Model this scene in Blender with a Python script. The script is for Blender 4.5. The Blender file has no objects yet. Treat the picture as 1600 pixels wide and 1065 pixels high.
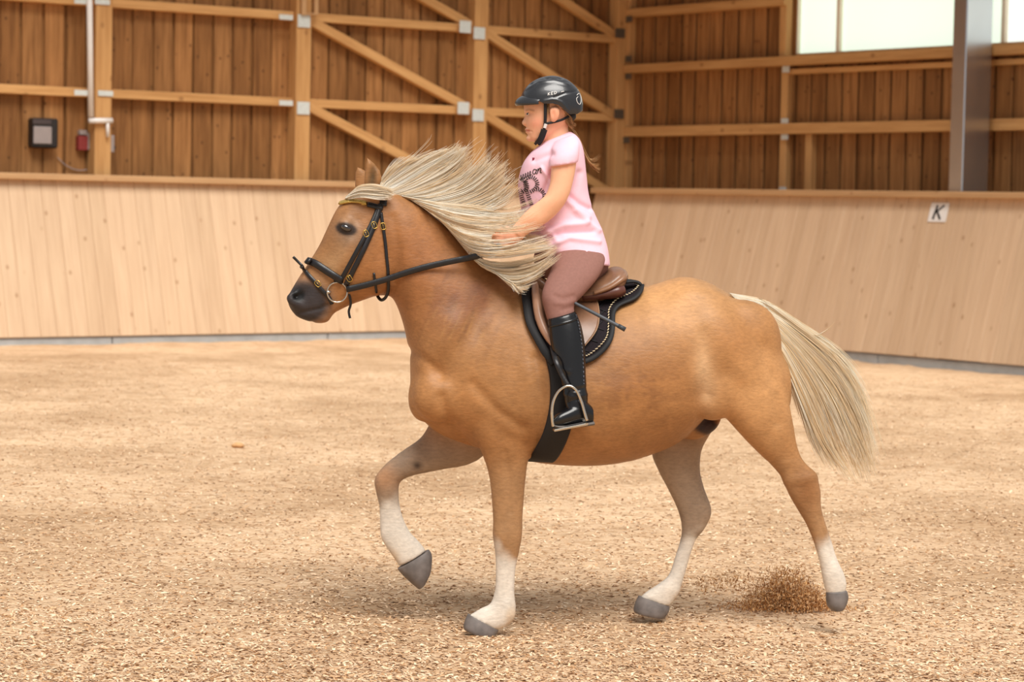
import bpy, bmesh, math, random
import numpy as np
from mathutils import Vector, Matrix
from mathutils.bvhtree import BVHTree

random.seed(7)
rng = np.random.default_rng(11)
sc = bpy.context.scene
col = sc.collection
V3 = lambda *a: np.array(a, float)

# ------------------------------------------------------------------ camera
FPX, PITCH, ROLL, CAM_H = 3846.0, 0.0555, 0.0202, 1.75
cF = V3(0, math.cos(PITCH), -math.sin(PITCH))
_u = V3(0, math.sin(PITCH), math.cos(PITCH))
_x = V3(1, 0, 0)
cX = math.cos(ROLL) * _x + math.sin(ROLL) * _u
cU = math.cos(ROLL) * _u - math.sin(ROLL) * _x
CAM = V3(0, 0, CAM_H)
cam_data = bpy.data.cameras.new('camera')
cam_data.lens = FPX / 1600 * 36
cam_data.sensor_width = 36
cam_data.dof.use_dof = True
cam_data.dof.focus_distance = 9.85
cam_data.dof.aperture_fstop = 4.5
cam = bpy.data.objects.new('camera', cam_data)
col.objects.link(cam)
cam.matrix_world = Matrix(((cX[0], cU[0], -cF[0], CAM[0]), (cX[1], cU[1], -cF[1], CAM[1]), (cX[2], cU[2], -cF[2], CAM[2]), (0, 0, 0, 1)))
sc.camera = cam

# ------------------------------------------------------------------ light
world = bpy.data.worlds.new('daylight')
sc.world = world
world.use_nodes = True
wn = world.node_tree
wn.nodes['Background'].inputs[0].default_value = (0.97, 0.985, 1.0, 1)
wn.nodes['Background'].inputs[1].default_value = 0.36

sun_data = bpy.data.lights.new('hazy_sun', 'SUN')
sun_data.energy = 3.05
sun_data.angle = math.radians(38)
sun_data.color = (1.0, 0.96, 0.9)
sun = bpy.data.objects.new('hazy_sun', sun_data)
col.objects.link(sun)
sun.rotation_euler = Vector((-0.17, 0.53, -0.83)).to_track_quat('-Z', 'Y').to_euler()

sc.view_settings.view_transform = 'Standard'
sc.view_settings.look = 'None'
sc.view_settings.exposure = 0.5
sc.cycles.diffuse_bounces = 7
sc.cycles.transmission_bounces = 10
sc.view_settings.gamma = 1.0
sc.view_settings.use_curve_mapping = False

# ------------------------------------------------------------------ helpers
def srgb(r, g, b):
    f = lambda c: (c / 255 / 12.92) if c / 255 <= 0.04045 else ((c / 255 + 0.055) / 1.055) ** 2.4
    return (f(r), f(g), f(b), 1.0)

def ray(px, py):
    return cF + cX * (px - 800) / FPX - cU * (py - 532.5) / FPX

def on_plane(px, py, P, n):
    d = ray(px, py)
    return CAM + d * (np.dot(P - CAM, n) / np.dot(d, n))

def on_ground(px, py, z=0.0):
    d = ray(px, py)
    return CAM + d * ((z - CAM_H) / d[2])

def mesh_data(name, verts, faces, smooth=False):
    me = bpy.data.meshes.new(name)
    me.from_pydata([tuple(map(float, v)) for v in verts], [], [tuple(map(int, f)) for f in faces])
    if smooth:
        me.polygons.foreach_set('use_smooth', [True] * len(me.polygons))
    me.update()
    return me

def link(o, parent=None):
    col.objects.link(o)
    if parent is not None:
        o.parent = parent
        if parent.type == 'EMPTY' and not parent.get('_local'):
            o.matrix_parent_inverse = Matrix.Translation(-parent.location)
    return o

def mobj(name, verts, faces, mat=None, parent=None, smooth=False, fix=True):
    me = mesh_data(name, verts, faces, smooth)
    if fix:
        bm = bmesh.new(); bm.from_mesh(me)
        bmesh.ops.recalc_face_normals(bm, faces=bm.faces)
        bm.to_mesh(me); bm.free()
    if mat: me.materials.append(mat)
    return link(bpy.data.objects.new(name, me), parent)

def obj_from(name, me, mat=None, parent=None):
    if mat and not me.materials: me.materials.append(mat)
    return link(bpy.data.objects.new(name, me), parent)

def tag(o, label=None, category=None, group=None, kind=None):
    if label: o['label'] = label
    if category: o['category'] = category
    if group: o['group'] = group
    if kind: o['kind'] = kind
    return o

def empty(name, loc, label=None, category=None, group=None, kind=None):
    o = bpy.data.objects.new(name, None)
    o.empty_display_size = 0.1
    o.location = tuple(map(float, loc))
    col.objects.link(o)
    return tag(o, label, category, group, kind)

def bevel(o, w, seg=2):
    m = o.modifiers.new('bevel', 'BEVEL'); m.width = w; m.segments = seg; m.limit_method = 'ANGLE'
    return o

BOXF = [(0, 1, 3, 2), (4, 6, 7, 5), (0, 4, 5, 1), (2, 3, 7, 6), (0, 2, 6, 4), (1, 5, 7, 3)]
def box_pts(c, ax, ay, az):
    """oriented box: centre and three half-extent vectors"""
    c, ax, ay, az = map(lambda v: np.asarray(v, float), (c, ax, ay, az))
    return [c + sx * ax + sy * ay + sz * az for sx in (-1, 1) for sy in (-1, 1) for sz in (-1, 1)]

def obox(name, c, ax, ay, az, mat, parent=None, bev=0.0):
    o = mobj(name, box_pts(c, ax, ay, az), BOXF, mat, parent)
    if bev: bevel(o, bev, 1)
    return o

class MB:
    def __init__(s): s.v = []; s.f = []
    def add(s, verts, faces):
        n = len(s.v); s.v += [np.asarray(v, float) for v in verts]; s.f += [tuple(i + n for i in f) for f in faces]
    def box(s, c, ax, ay, az): s.add(box_pts(c, ax, ay, az), BOXF)
    def obj(s, name, mat, parent=None, smooth=False, fix=True): return mobj(name, s.v, s.f, mat, parent, smooth, fix)

def ring_faces(nr, n, caps=True, closed=False):
    fs = []
    for i in range(nr - 1 + (1 if closed else 0)):
        a, b = i * n, ((i + 1) % nr) * n
        for j in range(n):
            k = (j + 1) % n
            fs.append((a + j, a + k, b + k, b + j))
    if caps and not closed:
        fs.append(tuple(range(n))[::-1]); fs.append(tuple((nr - 1) * n + j for j in range(n)))
    return fs

def norm(v):
    v = np.asarray(v, float); l = np.linalg.norm(v)
    return v / l if l > 1e-12 else v

def spline(pts, n, closed=False):
    """Catmull-Rom through rows of any width"""
    P = np.asarray(pts, float); m = len(P); out = []
    segs = m if closed else m - 1
    for t in np.linspace(0, segs, n, endpoint=not closed):
        i = min(int(t), segs - 1); u = t - i
        g = (lambda k: P[k % m]) if closed else (lambda k: P[min(max(k, 0), m - 1)])
        p0, p1, p2, p3 = g(i - 1), g(i), g(i + 1), g(i + 2)
        out.append(0.5 * (2 * p1 + (p2 - p0) * u + (2 * p0 - 5 * p1 + 4 * p2 - p3) * u * u + (3 * p1 - p0 - 3 * p2 + p3) * u ** 3))
    return np.array(out)

def tube(path, rad, n=8, closed=False, caps=True):
    P = np.asarray(path, float); m = len(P)
    R = np.full(m, rad) if np.isscalar(rad) else np.asarray(rad, float)
    T = np.array([norm((P[(i + 1) % m] - P[i - 1]) if closed else (P[min(i + 1, m - 1)] - P[max(i - 1, 0)])) for i in range(m)])
    ref = V3(0, 0, 1) if abs(T[0][2]) < 0.9 else V3(1, 0, 0)
    a = norm(np.cross(T[0], ref)); vs = []
    for i in range(m):
        a = norm(a - T[i] * np.dot(a, T[i])); b = np.cross(T[i], a)
        for j in range(n):
            t = 2 * math.pi * j / n
            vs.append(P[i] + R[i] * (math.cos(t) * a + math.sin(t) * b))
    return vs, ring_faces(m, n, caps, closed)

def strap(path, nrm, width, thick, closed=False):
    """flat band lying on a surface: path points, outward normals"""
    P = np.asarray(path, float); N = np.asarray(nrm, float); m = len(P); vs = []
    W = np.full(m, width) if np.isscalar(width) else np.asarray(width)
    for i in range(m):
        t = norm((P[(i + 1) % m] - P[i - 1]) if closed else (P[min(i + 1, m - 1)] - P[max(i - 1, 0)]))
        n = norm(N[i] - t * np.dot(N[i], t)); w = np.cross(n, t) * W[i] / 2
        h = n * thick / 2; e = w * 0.85
        vs += [P[i] - w, P[i] - e - h, P[i] + e - h, P[i] + w, P[i] + e + h, P[i] - e + h]
    return vs, ring_faces(m, 6, True, closed)

# ------------------------------------------------------------------ materials
def new_mat(name):
    m = bpy.data.materials.new(name); m.use_nodes = True
    nt = m.node_tree
    return m, nt, nt.nodes['Principled BSDF']

def N(nt, typ, **kw):
    n = nt.nodes.new(typ)
    for k, v in kw.items():
        if k in n.inputs: n.inputs[k].default_value = v
        else: setattr(n, k, v)
    return n

def ramp(nt, stops, fac=None):
    r = nt.nodes.new('ShaderNodeValToRGB')
    while len(r.color_ramp.elements) < len(stops): r.color_ramp.elements.new(0.5)
    for e, (p, c) in zip(r.color_ramp.elements, stops): e.position = p; e.color = c if len(c) == 4 else (*c, 1)
    if fac is not None: nt.links.new(fac, r.inputs[0])
    return r

def mix(nt, a, b, fac, mode='MIX'):
    m = nt.nodes.new('ShaderNodeMix'); m.data_type = 'RGBA'; m.blend_type = mode
    for s, v in ((0, fac), (6, a), (7, b)):
        if hasattr(v, 'is_output') or isinstance(v, bpy.types.NodeSocket): nt.links.new(v, m.inputs[s])
        else: m.inputs[s].default_value = v
    return m.outputs[2]

def coords(nt, scale=(1, 1, 1), per_object=True, kind='Object'):
    tc = nt.nodes.new('ShaderNodeTexCoord')
    mp = nt.nodes.new('ShaderNodeMapping'); mp.inputs['Scale'].default_value = scale
    nt.links.new(tc.outputs[kind], mp.inputs[0])
    if per_object:
        oi = nt.nodes.new('ShaderNodeObjectInfo')
        mu = nt.nodes.new('ShaderNodeMath'); mu.operation = 'MULTIPLY'; mu.inputs[1].default_value = 37.0
        nt.links.new(oi.outputs['Random'], mu.inputs[0]); nt.links.new(mu.outputs[0], mp.inputs['Location'])
    return mp.outputs[0]

def wood(name, c_dark, c_light, c_knot, tint=0.25, knot=0.62, rough=0.65, kscale=3.0, grain=0.5):
    """softwood: long grain along local Z, knots, a tint of its own for each board"""
    m, nt, b = new_mat(name)
    v = coords(nt, (9, 9, 0.6))
    n1 = N(nt, 'ShaderNodeTexNoise', Scale=2.0, Detail=6.0, Roughness=0.6); nt.links.new(v, n1.inputs[0])
    r1 = ramp(nt, [(0.3, c_dark), (0.7, c_light)], n1.outputs[0])
    vk = coords(nt, (1, 1, 0.7))
    sp = nt.nodes.new('ShaderNodeSeparateXYZ'); cb_ = nt.nodes.new('ShaderNodeCombineXYZ'); nt.links.new(vk, sp.inputs[0])
    nt.links.new(sp.outputs[0], cb_.inputs[0]); nt.links.new(sp.outputs[2], cb_.inputs[1])
    vo = N(nt, 'ShaderNodeTexVoronoi', voronoi_dimensions='2D', Scale=kscale, Randomness=1.0); nt.links.new(cb_.outputs[0], vo.inputs[0])
    rk = ramp(nt, [(0.03, (1, 1, 1)), (0.07, (0, 0, 0))], vo.outputs['Distance'])
    nk = N(nt, 'ShaderNodeTexNoise', Scale=1.3); nt.links.new(vk, nk.inputs[0])
    rg = ramp(nt, [(0.40, (0, 0, 0)), (0.5, (1, 1, 1))], nk.outputs[0])
    km = nt.nodes.new('ShaderNodeMath'); km.operation = 'MULTIPLY'
    nt.links.new(rk.outputs[0], km.inputs[0]); nt.links.new(rg.outputs[0], km.inputs[1])
    km2 = nt.nodes.new('ShaderNodeMath'); km2.operation = 'MULTIPLY'; km2.inputs[1].default_value = knot
    nt.links.new(km.outputs[0], km2.inputs[0])
    c = mix(nt, r1.outputs[0], c_knot, km2.outputs[0])
    oi = nt.nodes.new('ShaderNodeObjectInfo')
    rt = ramp(nt, [(0, (1 - tint, 1 - tint * 1.25, 1 - tint * 1.6)), (0.5, (1, 1, 1)), (1, (1 + tint * .6, 1 + tint * .5, 1 + tint * .4))], oi.outputs['Random'])
    c = mix(nt, c, rt.outputs[0], 1.0, 'MULTIPLY')
    nt.links.new(c, b.inputs['Base Color'])
    b.inputs['Roughness'].default_value = rough
    b.inputs['Specular IOR Level'].default_value = 0.3
    bp = N(nt, 'ShaderNodeBump', Strength=0.15 * grain, Distance=0.01); nt.links.new(n1.outputs[0], bp.inputs['Height'])
    nt.links.new(bp.outputs[0], b.inputs['Normal'])
    return m

def plain(name, c, rough=0.5, metal=0.0, noise=0.08, nscale=20.0, spec=0.5, bump=0.0, coat=0.0):
    """one colour with a little procedural unevenness"""
    m, nt, b = new_mat(name)
    v = coords(nt, (1, 1, 1))
    n1 = N(nt, 'ShaderNodeTexNoise', Scale=nscale, Detail=4.0); nt.links.new(v, n1.inputs[0])
    lo = tuple(x * (1 - noise) for x in c[:3]) + (1,); hi = tuple(min(1, x * (1 + noise)) for x in c[:3]) + (1,)
    r1 = ramp(nt, [(0.3, lo), (0.7, hi)], n1.outputs[0])
    nt.links.new(r1.outputs[0], b.inputs['Base Color'])
    b.inputs['Roughness'].default_value = rough; b.inputs['Metallic'].default_value = metal
    b.inputs['Specular IOR Level'].default_value = spec
    if coat: b.inputs['Coat Weight'].default_value = coat
    if bump:
        bp = N(nt, 'ShaderNodeBump', Strength=bump, Distance=0.004); nt.links.new(n1.outputs[0], bp.inputs['Height'])
        nt.links.new(bp.outputs[0], b.inputs['Normal'])
    return m

def vcol_mat(name, rough=0.5, nscale=60.0, namt=0.12, bump=0.0, spec=0.4, sss=0.0, bdist=0.004, stretch=(1, 1, 1), detail=4.0):
    """colour from the mesh attribute 'Col' (markings, on the coat also painted light and shade) with fine procedural variation"""
    m, nt, b = new_mat(name)
    at = nt.nodes.new('ShaderNodeAttribute'); at.attribute_name = 'Col'
    v = coords(nt, stretch, per_object=False)
    n1 = N(nt, 'ShaderNodeTexNoise', Scale=nscale, Detail=detail, Roughness=0.6); nt.links.new(v, n1.inputs[0])
    r1 = ramp(nt, [(0.25, (1 - namt,) * 3), (0.75, (1 + namt,) * 3)], n1.outputs[0])
    c = mix(nt, at.outputs[0], r1.outputs[0], 1.0, 'MULTIPLY')
    nt.links.new(c, b.inputs['Base Color'])
    b.inputs['Roughness'].default_value = rough; b.inputs['Specular IOR Level'].default_value = spec
    if sss:
        b.inputs['Subsurface Weight'].default_value = sss; b.inputs['Subsurface Radius'].default_value = (0.01, 0.004, 0.002)
    if bump:
        bp = N(nt, 'ShaderNodeBump', Strength=bump, Distance=bdist); nt.links.new(n1.outputs[0], bp.inputs['Height'])
        nt.links.new(bp.outputs[0], b.inputs['Normal'])
    return m

M_BOARD = wood('stained_spruce_boards', srgb(120, 80, 42), srgb(170, 122, 74), srgb(60, 34, 16), tint=0.24, knot=0.75, kscale=4.0)
M_BEAM = wood('spruce_beam', srgb(184, 136, 84), srgb(212, 166, 110), srgb(112, 64, 30), tint=0.08, knot=0.5, kscale=2.0)
M_KICK = wood('pale_spruce_planks', srgb(196, 166, 136), srgb(211, 183, 152), srgb(140, 98, 62), tint=0.07, knot=0.5, kscale=2.6, rough=0.45, grain=0.3)
M_CAP = wood('spruce_cap', srgb(178, 140, 100), srgb(196, 158, 116), srgb(120, 70, 35), tint=0.06, knot=0.4)
M_ZINC = plain('galvanised_plate', srgb(205, 212, 210), 0.5, 0.1, 0.08, 30)
M_DARKZINC = plain('dull_plate', srgb(96, 86, 74), 0.6, 0.2, 0.1, 30)
M_CONC = plain('concrete_plinth', srgb(166, 170, 172), 0.8, 0, 0.12, 6, bump=0.2)
M_STEEL = plain('grey_painted_steel', srgb(196, 199, 204), 0.24, 0.9, 0.03, 3, spec=0.6)
M_WHITE = plain('white_plastic', srgb(226, 222, 218), 0.45, 0, 0.03, 10)
M_BLACKP = plain('black_plastic', srgb(34, 30, 30), 0.45, 0, 0.1, 10)
M_GREYP = plain('grey_plastic', srgb(150, 140, 138), 0.5, 0, 0.05, 10)
# ------------------------------------------------------------------ the hall
WA = math.radians(36.4)
dL = V3(math.cos(WA), math.sin(WA), 0); nL = V3(math.sin(WA), -math.cos(WA), 0)     # left wall runs away to the right; inward normal
dR = V3(math.sin(WA), -math.cos(WA), 0); nR = V3(-math.cos(WA), -math.sin(WA), 0)   # right wall comes back to the right
UP = V3(0, 0, 1)
DIST_L, DIST_R = -26.2, -20.45            # n.p of the kickboard feet
LEAN, KICK_Z, PLINTH = 0.52, 1.95, 0.10
def corner_at(off, off2=None):
    off2 = off if off2 is None else off2
    A = np.array([nL[:2], nR[:2]])
    return V3(*np.linalg.solve(A, np.array([DIST_L - off, DIST_R - off2])), 0)
KC = corner_at(0.0)          # corner of the kickboard feet
OFF_L, OFF_R = LEAN + 0.42, LEAN + 0.92
WC = corner_at(OFF_L, OFF_R)     # corner of the board faces
TOPZ = 6.2

def wl(px, py): return on_plane(px, py, WC, nL)
def wr(px, py): return on_plane(px, py, WC, nR)
def sL(px, py=150): return float(np.dot(wl(px, py) - WC, dL))
def sR(px, py=150): return float(np.dot(wr(px, py) - WC, dR))

wall_left = empty('wall_left', WC + dL * -6, kind='structure')
wall_right = empty('wall_right', WC + dR * 6, kind='structure')
tag(wall_left, 'stained board-and-batten wall with diagonal braces behind the horse')
tag(wall_right, 'stained board wall below the high bright window')

def board_mesh(w, t, h):
    me = mesh_data('board', box_pts((0, 0, h / 2), (w / 2, 0, 0), (0, t / 2, 0), (0, 0, h / 2)), BOXF)
    bm = bmesh.new(); bm.from_mesh(me); bmesh.ops.recalc_face_normals(bm, faces=bm.faces)
    bmesh.ops.bevel(bm, geom=[e for e in bm.edges if abs(e.verts[0].co.z - e.verts[1].co.z) > h * .5], offset=0.006, segments=1, affect='EDGES')
    bm.to_mesh(me); bm.free()
    return me

def place(me, name, base, d, n, mat, parent):
    """instance a board mesh (local X along the wall, local Y out of it)"""
    o = bpy.data.objects.new(name, me)
    if not me.materials: me.materials.append(mat)
    col.objects.link(o); o.parent = parent
    o.matrix_parent_inverse = Matrix.Translation(-parent.location)
    o.matrix_basis = Matrix(((d[0], n[0], 0, base[0]), (d[1], n[1], 0, base[1]), (0, 0, 1, base[2]), (0, 0, 0, 1)))
    return o

Z_SILL0 = float(on_plane(1200, 103.8, WC + nR * .16, nR)[2]) + .06
PITCHB = 0.285
b_back = board_mesh(0.30, 0.024, TOPZ - 1.2); b_front = board_mesh(0.245, 0.026, TOPZ - 1.2)
b_backs = board_mesh(0.30, 0.024, Z_SILL0 - 1.2); b_fronts = board_mesh(0.245, 0.026, Z_SILL0 - 1.2)
def boards(W, d, n, s0, s1, parent, winS=None):
    k = 0; s = s0
    while s < s1:
        low = winS is not None and s > winS
        place(b_backs if low else b_back, 'board', W + d * s - n * 0.045 + UP * 1.2, d, n, M_BOARD, parent)
        place(b_fronts if low else b_front, 'board', W + d * (s + PITCHB / 2 + random.uniform(-.008, .008)) - n * random.uniform(.008, .016) + UP * 1.2, d, n, M_BOARD, parent)
        s += PITCHB * random.uniform(0.97, 1.05); k += 1
boards(WC, dL, nL, -19.0, -0.05, wall_left)
WIN_S = sR(1238, 60)
boards(WC, dR, nR, 0.08, 14.5, wall_right, WIN_S)

def timber(name, P0, P1, n, w, t, mat, parent, out=0.0, bev=0.008):
    """a squared timber from P0 to P1 lying on the wall: w in the wall plane, t out of it"""
    P0 = np.asarray(P0, float); P1 = np.asarray(P1, float); ax = P1 - P0; L = np.linalg.norm(ax); ax /= L
    side = np.cross(ax, n)
    me = mesh_data(name, box_pts((0, 0, L / 2), (w / 2, 0, 0), (0, t / 2, 0), (0, 0, L / 2)), BOXF)
    me.materials.append(mat)
    o = bpy.data.objects.new(name, me); col.objects.link(o); o.parent = parent
    if parent.type == 'EMPTY': o.matrix_parent_inverse = Matrix.Translation(-parent.location)
    b = P0 + n * (out + t / 2)
    o.matrix_basis = Matrix(((side[0], n[0], ax[0], b[0]), (side[1], n[1], ax[1], b[1]), (side[2], n[2], ax[2], b[2]), (0, 0, 0, 1)))
    bevel(o, bev, 1)
    return o

def at_L(s, z): return WC + dL * s + UP * z
def at_R(s, z): return WC + dR * s + UP * z
# left wall: posts, rails, braces and their steel plates
zL1, zL2 = float(on_plane(437, 30, WC + nL * .13, nL)[2]), float(on_plane(434, 165.6, WC + nL * .13, nL)[2])        # undersides of the two rails
POSTT, RAILT = 0.20, 0.13
posts_s = [(sL(139), sL(161)), (sL(448), sL(474)), (sL(727), sL(748))]
pw = 0.22
pc = [(-0.5 * 0 + (a + b) / 2) for a, b in posts_s]
for c in [pc[0] - 8.25, pc[0] - 5.5, pc[0] - 2.75] + pc:
    timber('post', at_L(c, 1.5), at_L(c, TOPZ), nL, pw, POSTT, M_BEAM, wall_left)
timber('corner_post', WC + dL * -0.15 + UP * 1.5, WC + dL * -0.15 + UP * TOPZ, nL, 0.30, 0.20, M_BEAM, wall_left)
ends = [pc[0] - 8.25, pc[0] - 5.5, pc[0] - 2.75] + pc + [-0.15]
rh = 0.11
for a, b in zip(ends[:-1], ends[1:]):
    for z in (zL1, zL2, 5.1):
        timber('rail', at_L(a + pw / 2, z + rh / 2), at_L(b - pw / 2, z + rh / 2), nL, rh, RAILT, M_BEAM, wall_left)
# diagonal braces in the two bays next to the corner
for a, b in ((pc[1], pc[2]), (pc[2], -0.15)):
    for z0 in (5.14, zL1, zL2):
        P0 = at_L(a + pw / 2, z0 + 0.02); P1 = at_L(b - pw / 2, z0 - 1.02)
        timber('brace', P0, P1, nL, 0.12, 0.11, M_BEAM, wall_left, out=0.03)
def plate(px, py, w, h, mat, wall, n, d, out):
    P = on_plane(px, py, WC + n * out, n)
    return obox('bracket_plate', P, d * (w / 2), n * 0.006, UP * (h / 2), mat, wall, 0.003)
for px, py in ((475, 33), (474, 169), (727, 42), (749, 52), (724, 169), (747, 180)):
    plate(px, py, 0.185, 0.16, M_ZINC, wall_left, nL, dL, POSTT + 0.012)
for px, py in ((447, 27), (447, 161), (165, 146), (160, 3), (128, 145), (128, 2)):
    plate(px, py, 0.20, 0.065, M_ZINC, wall_left, nL, dL, POSTT + 0.012)
for px, py in ((969, 52), (967, 178)):
    plate(px, py, 0.17, 0.13, M_DARKZINC, wall_left, nL, dL, POSTT + 0.012)

# right wall
def zR(px, py, out=0.16): return float(on_plane(px, py, WC + nR * out, nR)[2])
timber('corner_post', WC + dR * 0.12 + UP * 1.5, WC + dR * 0.12 + UP * TOPZ, nR, 0.22, 0.12, M_BEAM, wall_right)
z_sill = zR(1200, 103.8); z_mid = zR(1200, 209.8); z_top = zR(1200, 10)
sE = 14.5
timber('rail', at_R(0.2, z_mid + 0.07), at_R(sE, z_mid + 0.07), nR, 0.14, 0.16, M_BEAM, wall_right)
timber('rail', at_R(0.2, z_sill + 0.06), at_R(sE, z_sill + 0.06), nR, 0.12, 0.20, M_BEAM, wall_right)
timber('rail', at_R(WIN_S, z_sill - 0.075), at_R(sE, z_sill - 0.075), nR, 0.07, 0.09, M_BEAM, wall_right)
timber('rail', at_R(0.2, z_top + 0.06), at_R(WIN_S, z_top + 0.06), nR, 0.12, 0.16, M_BEAM, wall_right)
for px, z0, z1, w in ((1231, 1.5, z_mid, 0.13), (1231, z_mid + .14, z_sill, 0.13), (1271, 1.5, z_mid, 0.12)):
    s = sR(px, 250)
    timber('stud', at_R(s, z0), at_R(s, z1), nR, w, 0.10, M_BEAM, wall_right)
timber('window_post', at_R(WIN_S - 0.06, z_sill + .12), at_R(WIN_S - 0.06, TOPZ), nR, 0.13, 0.12, M_BEAM, wall_right)
for px, py in ((1228, 108), (1226, 190), (1226, 213), (1223, 297), (983, 30), (982, 92), (982, 119), (979, 219)):
    plate(px, py, 0.13, 0.085, M_ZINC if px > 1000 else M_DARKZINC, wall_right, nR, dR, 0.17 if px < 1000 else 0.13)

# window in the right wall
M_PANE, nt, b = new_mat('daylit_translucent_pane')
v = coords(nt, (.25, .25, .12)); n1 = N(nt, 'ShaderNodeTexNoise', Scale=1.0, Detail=2.0); nt.links.new(v, n1.inputs[0])
r1 = ramp(nt, [(0.35, (0.76, 0.97, 0.80)), (0.65, (0.90, 1.0, 0.95))], n1.outputs[0])
nt.links.new(r1.outputs[0], b.inputs['Base Color']); nt.links.new(r1.outputs[0], b.inputs['Emission Color'])
b.inputs['Emission Strength'].default_value = 0.55; b.inputs['Roughness'].default_value = 0.2
M_FRAME = plain('bright_window_frame', srgb(236, 226, 208), 0.4, 0, 0.03, 8)
window = empty('window_1', at_R(WIN_S + 2, z_sill + 0.1), kind='structure')
tag(window, 'high window above the right wall with pale glass')
zs = z_sill + 0.12
mull = [sR(1243, 40), sR(1308, 40), sR(1566, 40), 11.4, 14.4]
for s in mull:
    obox('mullion', at_R(s, (zs + TOPZ) / 2) - nR * 0.06, dR * 0.03, nR * 0.05, UP * ((TOPZ - zs) / 2), M_FRAME, window, 0.004)
obox('frame_sill', at_R((mull[0] + mull[-1]) / 2, zs + 0.02) - nR * 0.06, dR * ((mull[-1] - mull[0]) / 2), nR * 0.06, UP * 0.02, M_BEAM, window)
for a, b2 in zip(mull[:-1], mull[1:]):
    obox('pane', at_R((a + b2) / 2, (zs + TOPZ) / 2 + 0.02) - nR * 0.07, dR * ((b2 - a) / 2 - 0.03), nR * 0.004, UP * ((TOPZ - zs) / 2 - 0.02), M_PANE, window)

# kickboards: leaning planks, cap rail, concrete plinth
def kick_mesh(w):
    return board_mesh(w, 0.03, math.hypot(LEAN, KICK_Z - PLINTH))
def kickboard(name, C, d, n, s0, s1, label):
    root = empty(name, C + d * ((s0 + s1) / 2), kind='structure'); root['label'] = label
    up = norm(-n * LEAN + UP * (KICK_Z - PLINTH)); out = norm(np.cross(d, up) if np.dot(np.cross(d, up), n) > 0 else -np.cross(d, up))
    W = 0.205; me = kick_mesh(W - 0.002); me.materials.append(M_KICK)
    s = s0
    while s < s1:
        o = bpy.data.objects.new('plank', me); col.objects.link(o); o.parent = root
        o.matrix_parent_inverse = Matrix.Translation(-root.location)
        bpt = C + d * (s + W / 2) + UP * PLINTH + out * random.uniform(-0.001, 0.001)
        o.matrix_basis = Matrix(((d[0], out[0], up[0], bpt[0]), (d[1], out[1], up[1], bpt[1]), (d[2], out[2], up[2], bpt[2]), (0, 0, 0, 1)))
        s += W
    cc = C - n * (LEAN - 0.03) + UP * (KICK_Z + 0.01)
    L = (s1 - s0)
    timber('cap_rail', cc + d * s0 - n * 0.11, cc + d * s1 - n * 0.11, n, 0.075, 0.20, M_CAP, root)
    k = 0; s = s0
    while s < s1:
        l = min(3.0, s1 - s)
        obox('plinth', C + d * (s + l / 2) - n * 0.06 + UP * -0.06, d * (l / 2 - 0.008), n * 0.05, UP * 0.14, M_CONC, root, 0.004)
        s += 3.0
    return root
kickboard('baseboard_left', KC, dL, nL, -19.0, 0.35, 'pale leaning plank kickboard left of and behind the horse')
kickboard('baseboard_right', KC, dR, nR, -0.35, 12.5, 'pale leaning plank kickboard on the right carrying the letter plate')

# steel column standing behind the right kickboard
s_col = sR(1484, 200)
P = on_plane(1484, 200, WC + nR * 0.66, nR); P[2] = 0
colm = empty('steel_column', P, 'grey painted steel box column beside the high window', 'column')
cw_, cd_ = 0.22, 0.44
obox('shaft', P + dR * (cw_ / 2) - nR * (cd_ / 2) + UP * (TOPZ / 2 + .15), dR * (cw_ / 2), nR * (cd_ / 2), UP * (TOPZ / 2 - .15), M_STEEL, colm, 0.012)
obox('base_plate', P + dR * (cw_ / 2) - nR * (cd_ / 2) + UP * 0.15, dR * (cw_ / 2 + .06), nR * (cd_ / 2 + .03), UP * 0.15, M_CONC, colm, 0.004)

# letter plate on the right kickboard
upk = norm(-nR * LEAN + UP * (KICK_Z - PLINTH)); outk = norm(np.cross(dR, upk)); outk = outk if np.dot(outk, nR) > 0 else -outk
P = on_plane(1467, 332, KC + UP * PLINTH + outk * 0.016, outk)
sign = empty('letter_plate', P, 'small white plate with a black letter K on the right kickboard', 'sign')
obox('plate', P + outk * 0.006, dR * 0.142, outk * 0.004, upk * 0.115, M_WHITE, sign, 0.002)
LT = MB()
def stroke(a, b, w):
    a = P + outk * 0.0115 + dR * a[0] + upk * a[1]; b = P + outk * 0.0115 + dR * b[0] + upk * b[1]
    ax = b - a; sd = norm(np.cross(ax, outk))
    LT.box((a + b) / 2, ax / 2, sd * w / 2, outk * 0.002)
stroke((-0.062, -0.085), (-0.032, 0.085), 0.030)
stroke((-0.055, -0.012), (0.075, 0.085), 0.024)
stroke((-0.022, 0.012), (0.052, -0.085), 0.028)
LT.obj('letter_k', M_BLACKP, sign)

# unseen roof strips added along both walls to shade their tops
ce = empty('shade_roof', WC + UP * TOPZ, kind='structure'); ce['label'] = 'unseen roof boards added to shade the wall tops'
for d, n, s0, s1, nm in ((dL, nL, -19.0, 0.2, 'shade_strip'), (dR, nR, -0.2, 14.5, 'shade_strip')):
    o = WC + UP * (TOPZ + .1)
    for k in range(8):
        c0 = o + d * ((s0 + s1) / 2) + n * (.15 + k * .26) + UP * k * .05
        obox('shade_roof_board', c0, d * ((s1 - s0) / 2), n * .128 + UP * .02, UP * .012, M_BOARD, ce)

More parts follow.
